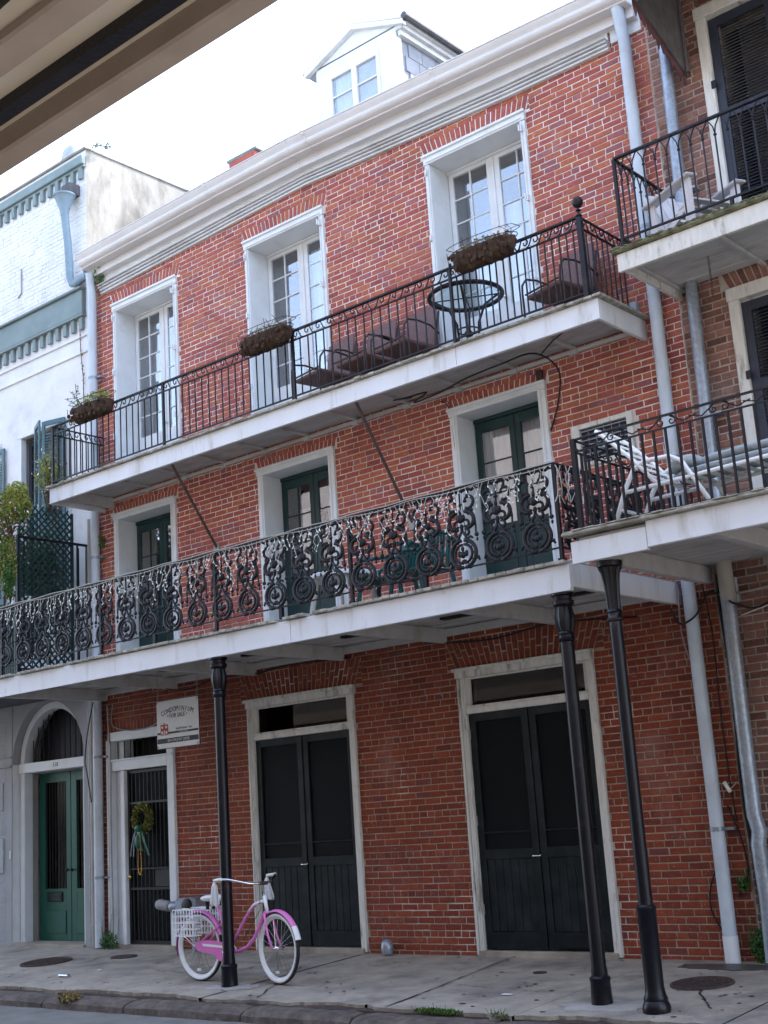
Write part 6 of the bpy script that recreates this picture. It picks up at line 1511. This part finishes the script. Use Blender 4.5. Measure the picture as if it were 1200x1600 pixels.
cable('cable', [(-5.69, -.12, 3.4), (-5.72, -.1, 3.0), (-5.66, -.1, 2.7), (-5.55, -.08, 2.55)], .008, 'cable_g', 'grey wire curving in front of the upper part of the right downpipe')
cable('conduit_pipe', [(-5.12, -.06, 3.26), (-4.8, -.05, 3.28), (-4.2, -.05, 3.33)], .012, 'pipe_tan', 'cream conduit running right under the right gallery', 'pipe')
cable('conduit_pipe', [(-5.12, -.06, 3.05), (-4.8, -.05, 3.12), (-4.2, -.05, 3.25)], .007, 'paper', 'thin white wire slanting under the right gallery', 'cable')
cable('cable', [(-14.45, -.03, 3.2), (-14.47, -.04, 2.95), (-14.3, -.05, 2.85), (-13.9, -.06, 2.8), (-13.5, -.05, 2.85), (-13.1, -.03, 3.05)], .009, 'cable_g', 'tangled grey cable over the gated doorway')
cable('cable', [(-14.55, -.05, 3.2), (-14.5, -.06, 2.7), (-14.48, -.06, 2.6), (-14.49, -.06, 1.4), (-14.49, -.05, .5), (-14.5, -.05, 0)], .012, 'cable_g', 'grey conduit down the brick left of the gated doorway')
cable('cable', [(-14.66, -.2, 3.25), (-14.78, -.2, 2.9), (-14.9, -.17, 2.5), (-14.86, -.17, 2.3), (-14.74, -.19, 1.9)], .009, 'cable', 'black cable strapped over the left downpipe near the arched door')
cable('cable', [(-13.0, -.3, 3.24), (-12.6, -.25, 3.2), (-12.2, -.12, 3.3), (-11.6, -.05, 3.28), (-11.0, -.04, 3.32), (-10, -.04, 3.28)], .01, 'cable', 'black cable along the brick under the left half of the gallery')
cable('cable', [(-8.9, -.04, 3.3), (-8, -.04, 3.22), (-7.2, -.04, 3.28), (-6.2, -.04, 3.2)], .01, 'cable', 'black cable along the brick under the right half of the gallery')
T = thing('wall_light', 'small bright metal fixture on the brick between the right downpipes', 'light fixture', (-5.45, -.06, 1.5))
part('fixture', MB().tube([(-5.48, -.08, 1.56), (-5.42, -.1, 1.47)], .02, 8), M['plastic_w'], T, smooth='all')
part('wire', MB().tube([(-5.42, -.08, 1.5), (-5.37, -.06, 1.55), (-5.32, -.05, 1.53)], .005, 5), M['wire_w'], T)

# ================================================================ OVERHEAD GALLERY AND OPPOSITE HOUSE
OG = thing('overhead_gallery', 'underside of a cream painted gallery with dark steel beams, top left corner', 'balcony', (-2, -11, 3.5))
part('edge_beam', MB().bev(-30, 12, -9.225, -9.14, 3.5, 3.72, .008), M['tan_beam'], OG)
part('ceiling', MB().box(-30, 12, -13.3, -9.225, 3.575, 3.62), M['tan_soffit'], OG)
part('steel_beam', MB().box(-30, 12, -9.325, -9.278, 3.535, 3.574), M['iron'], OG)
part('timber_beam', MB().bev(-30, 12, -9.515, -9.415, 3.535, 3.574, .008), M['tan_beam'], OG)
part('bead', MB().bev(-30, 12, -9.413, -9.40, 3.56, 3.574, .004), M['tan_beam'], OG)
part('cross_beam', MB().box(-3.10, -3.04, -13.3, -9.347, 3.53, 3.5745), M['iron'], OG)
part('cross_beam', MB().box(-8.10, -8.03, -13.3, -9.347, 3.53, 3.5745), M['iron'], OG)
cable('cable', [(-4, -9.60, 3.56), (-2.8, -9.585, 3.555), (-2.2, -9.60, 3.565), (-1, -9.59, 3.56)], .012, 'cable', 'black cable along the overhead gallery ceiling')
cable('cable', [(-4, -9.65, 3.56), (-2.9, -9.635, 3.56), (-2.3, -9.655, 3.565), (-1, -9.65, 3.56)], .007, 'cable', 'thinner black cable beside the first on the overhead gallery ceiling')
OH = thing('opposite_house', 'tan plastered house behind the camera carrying the overhead gallery', 'building', (-8, -13.4, 0))
part('wall', MB().box(-30, 14, -14, -13.35, -.3, 13), M['opp'], OH)
print('objects', len(bpy.data.objects))
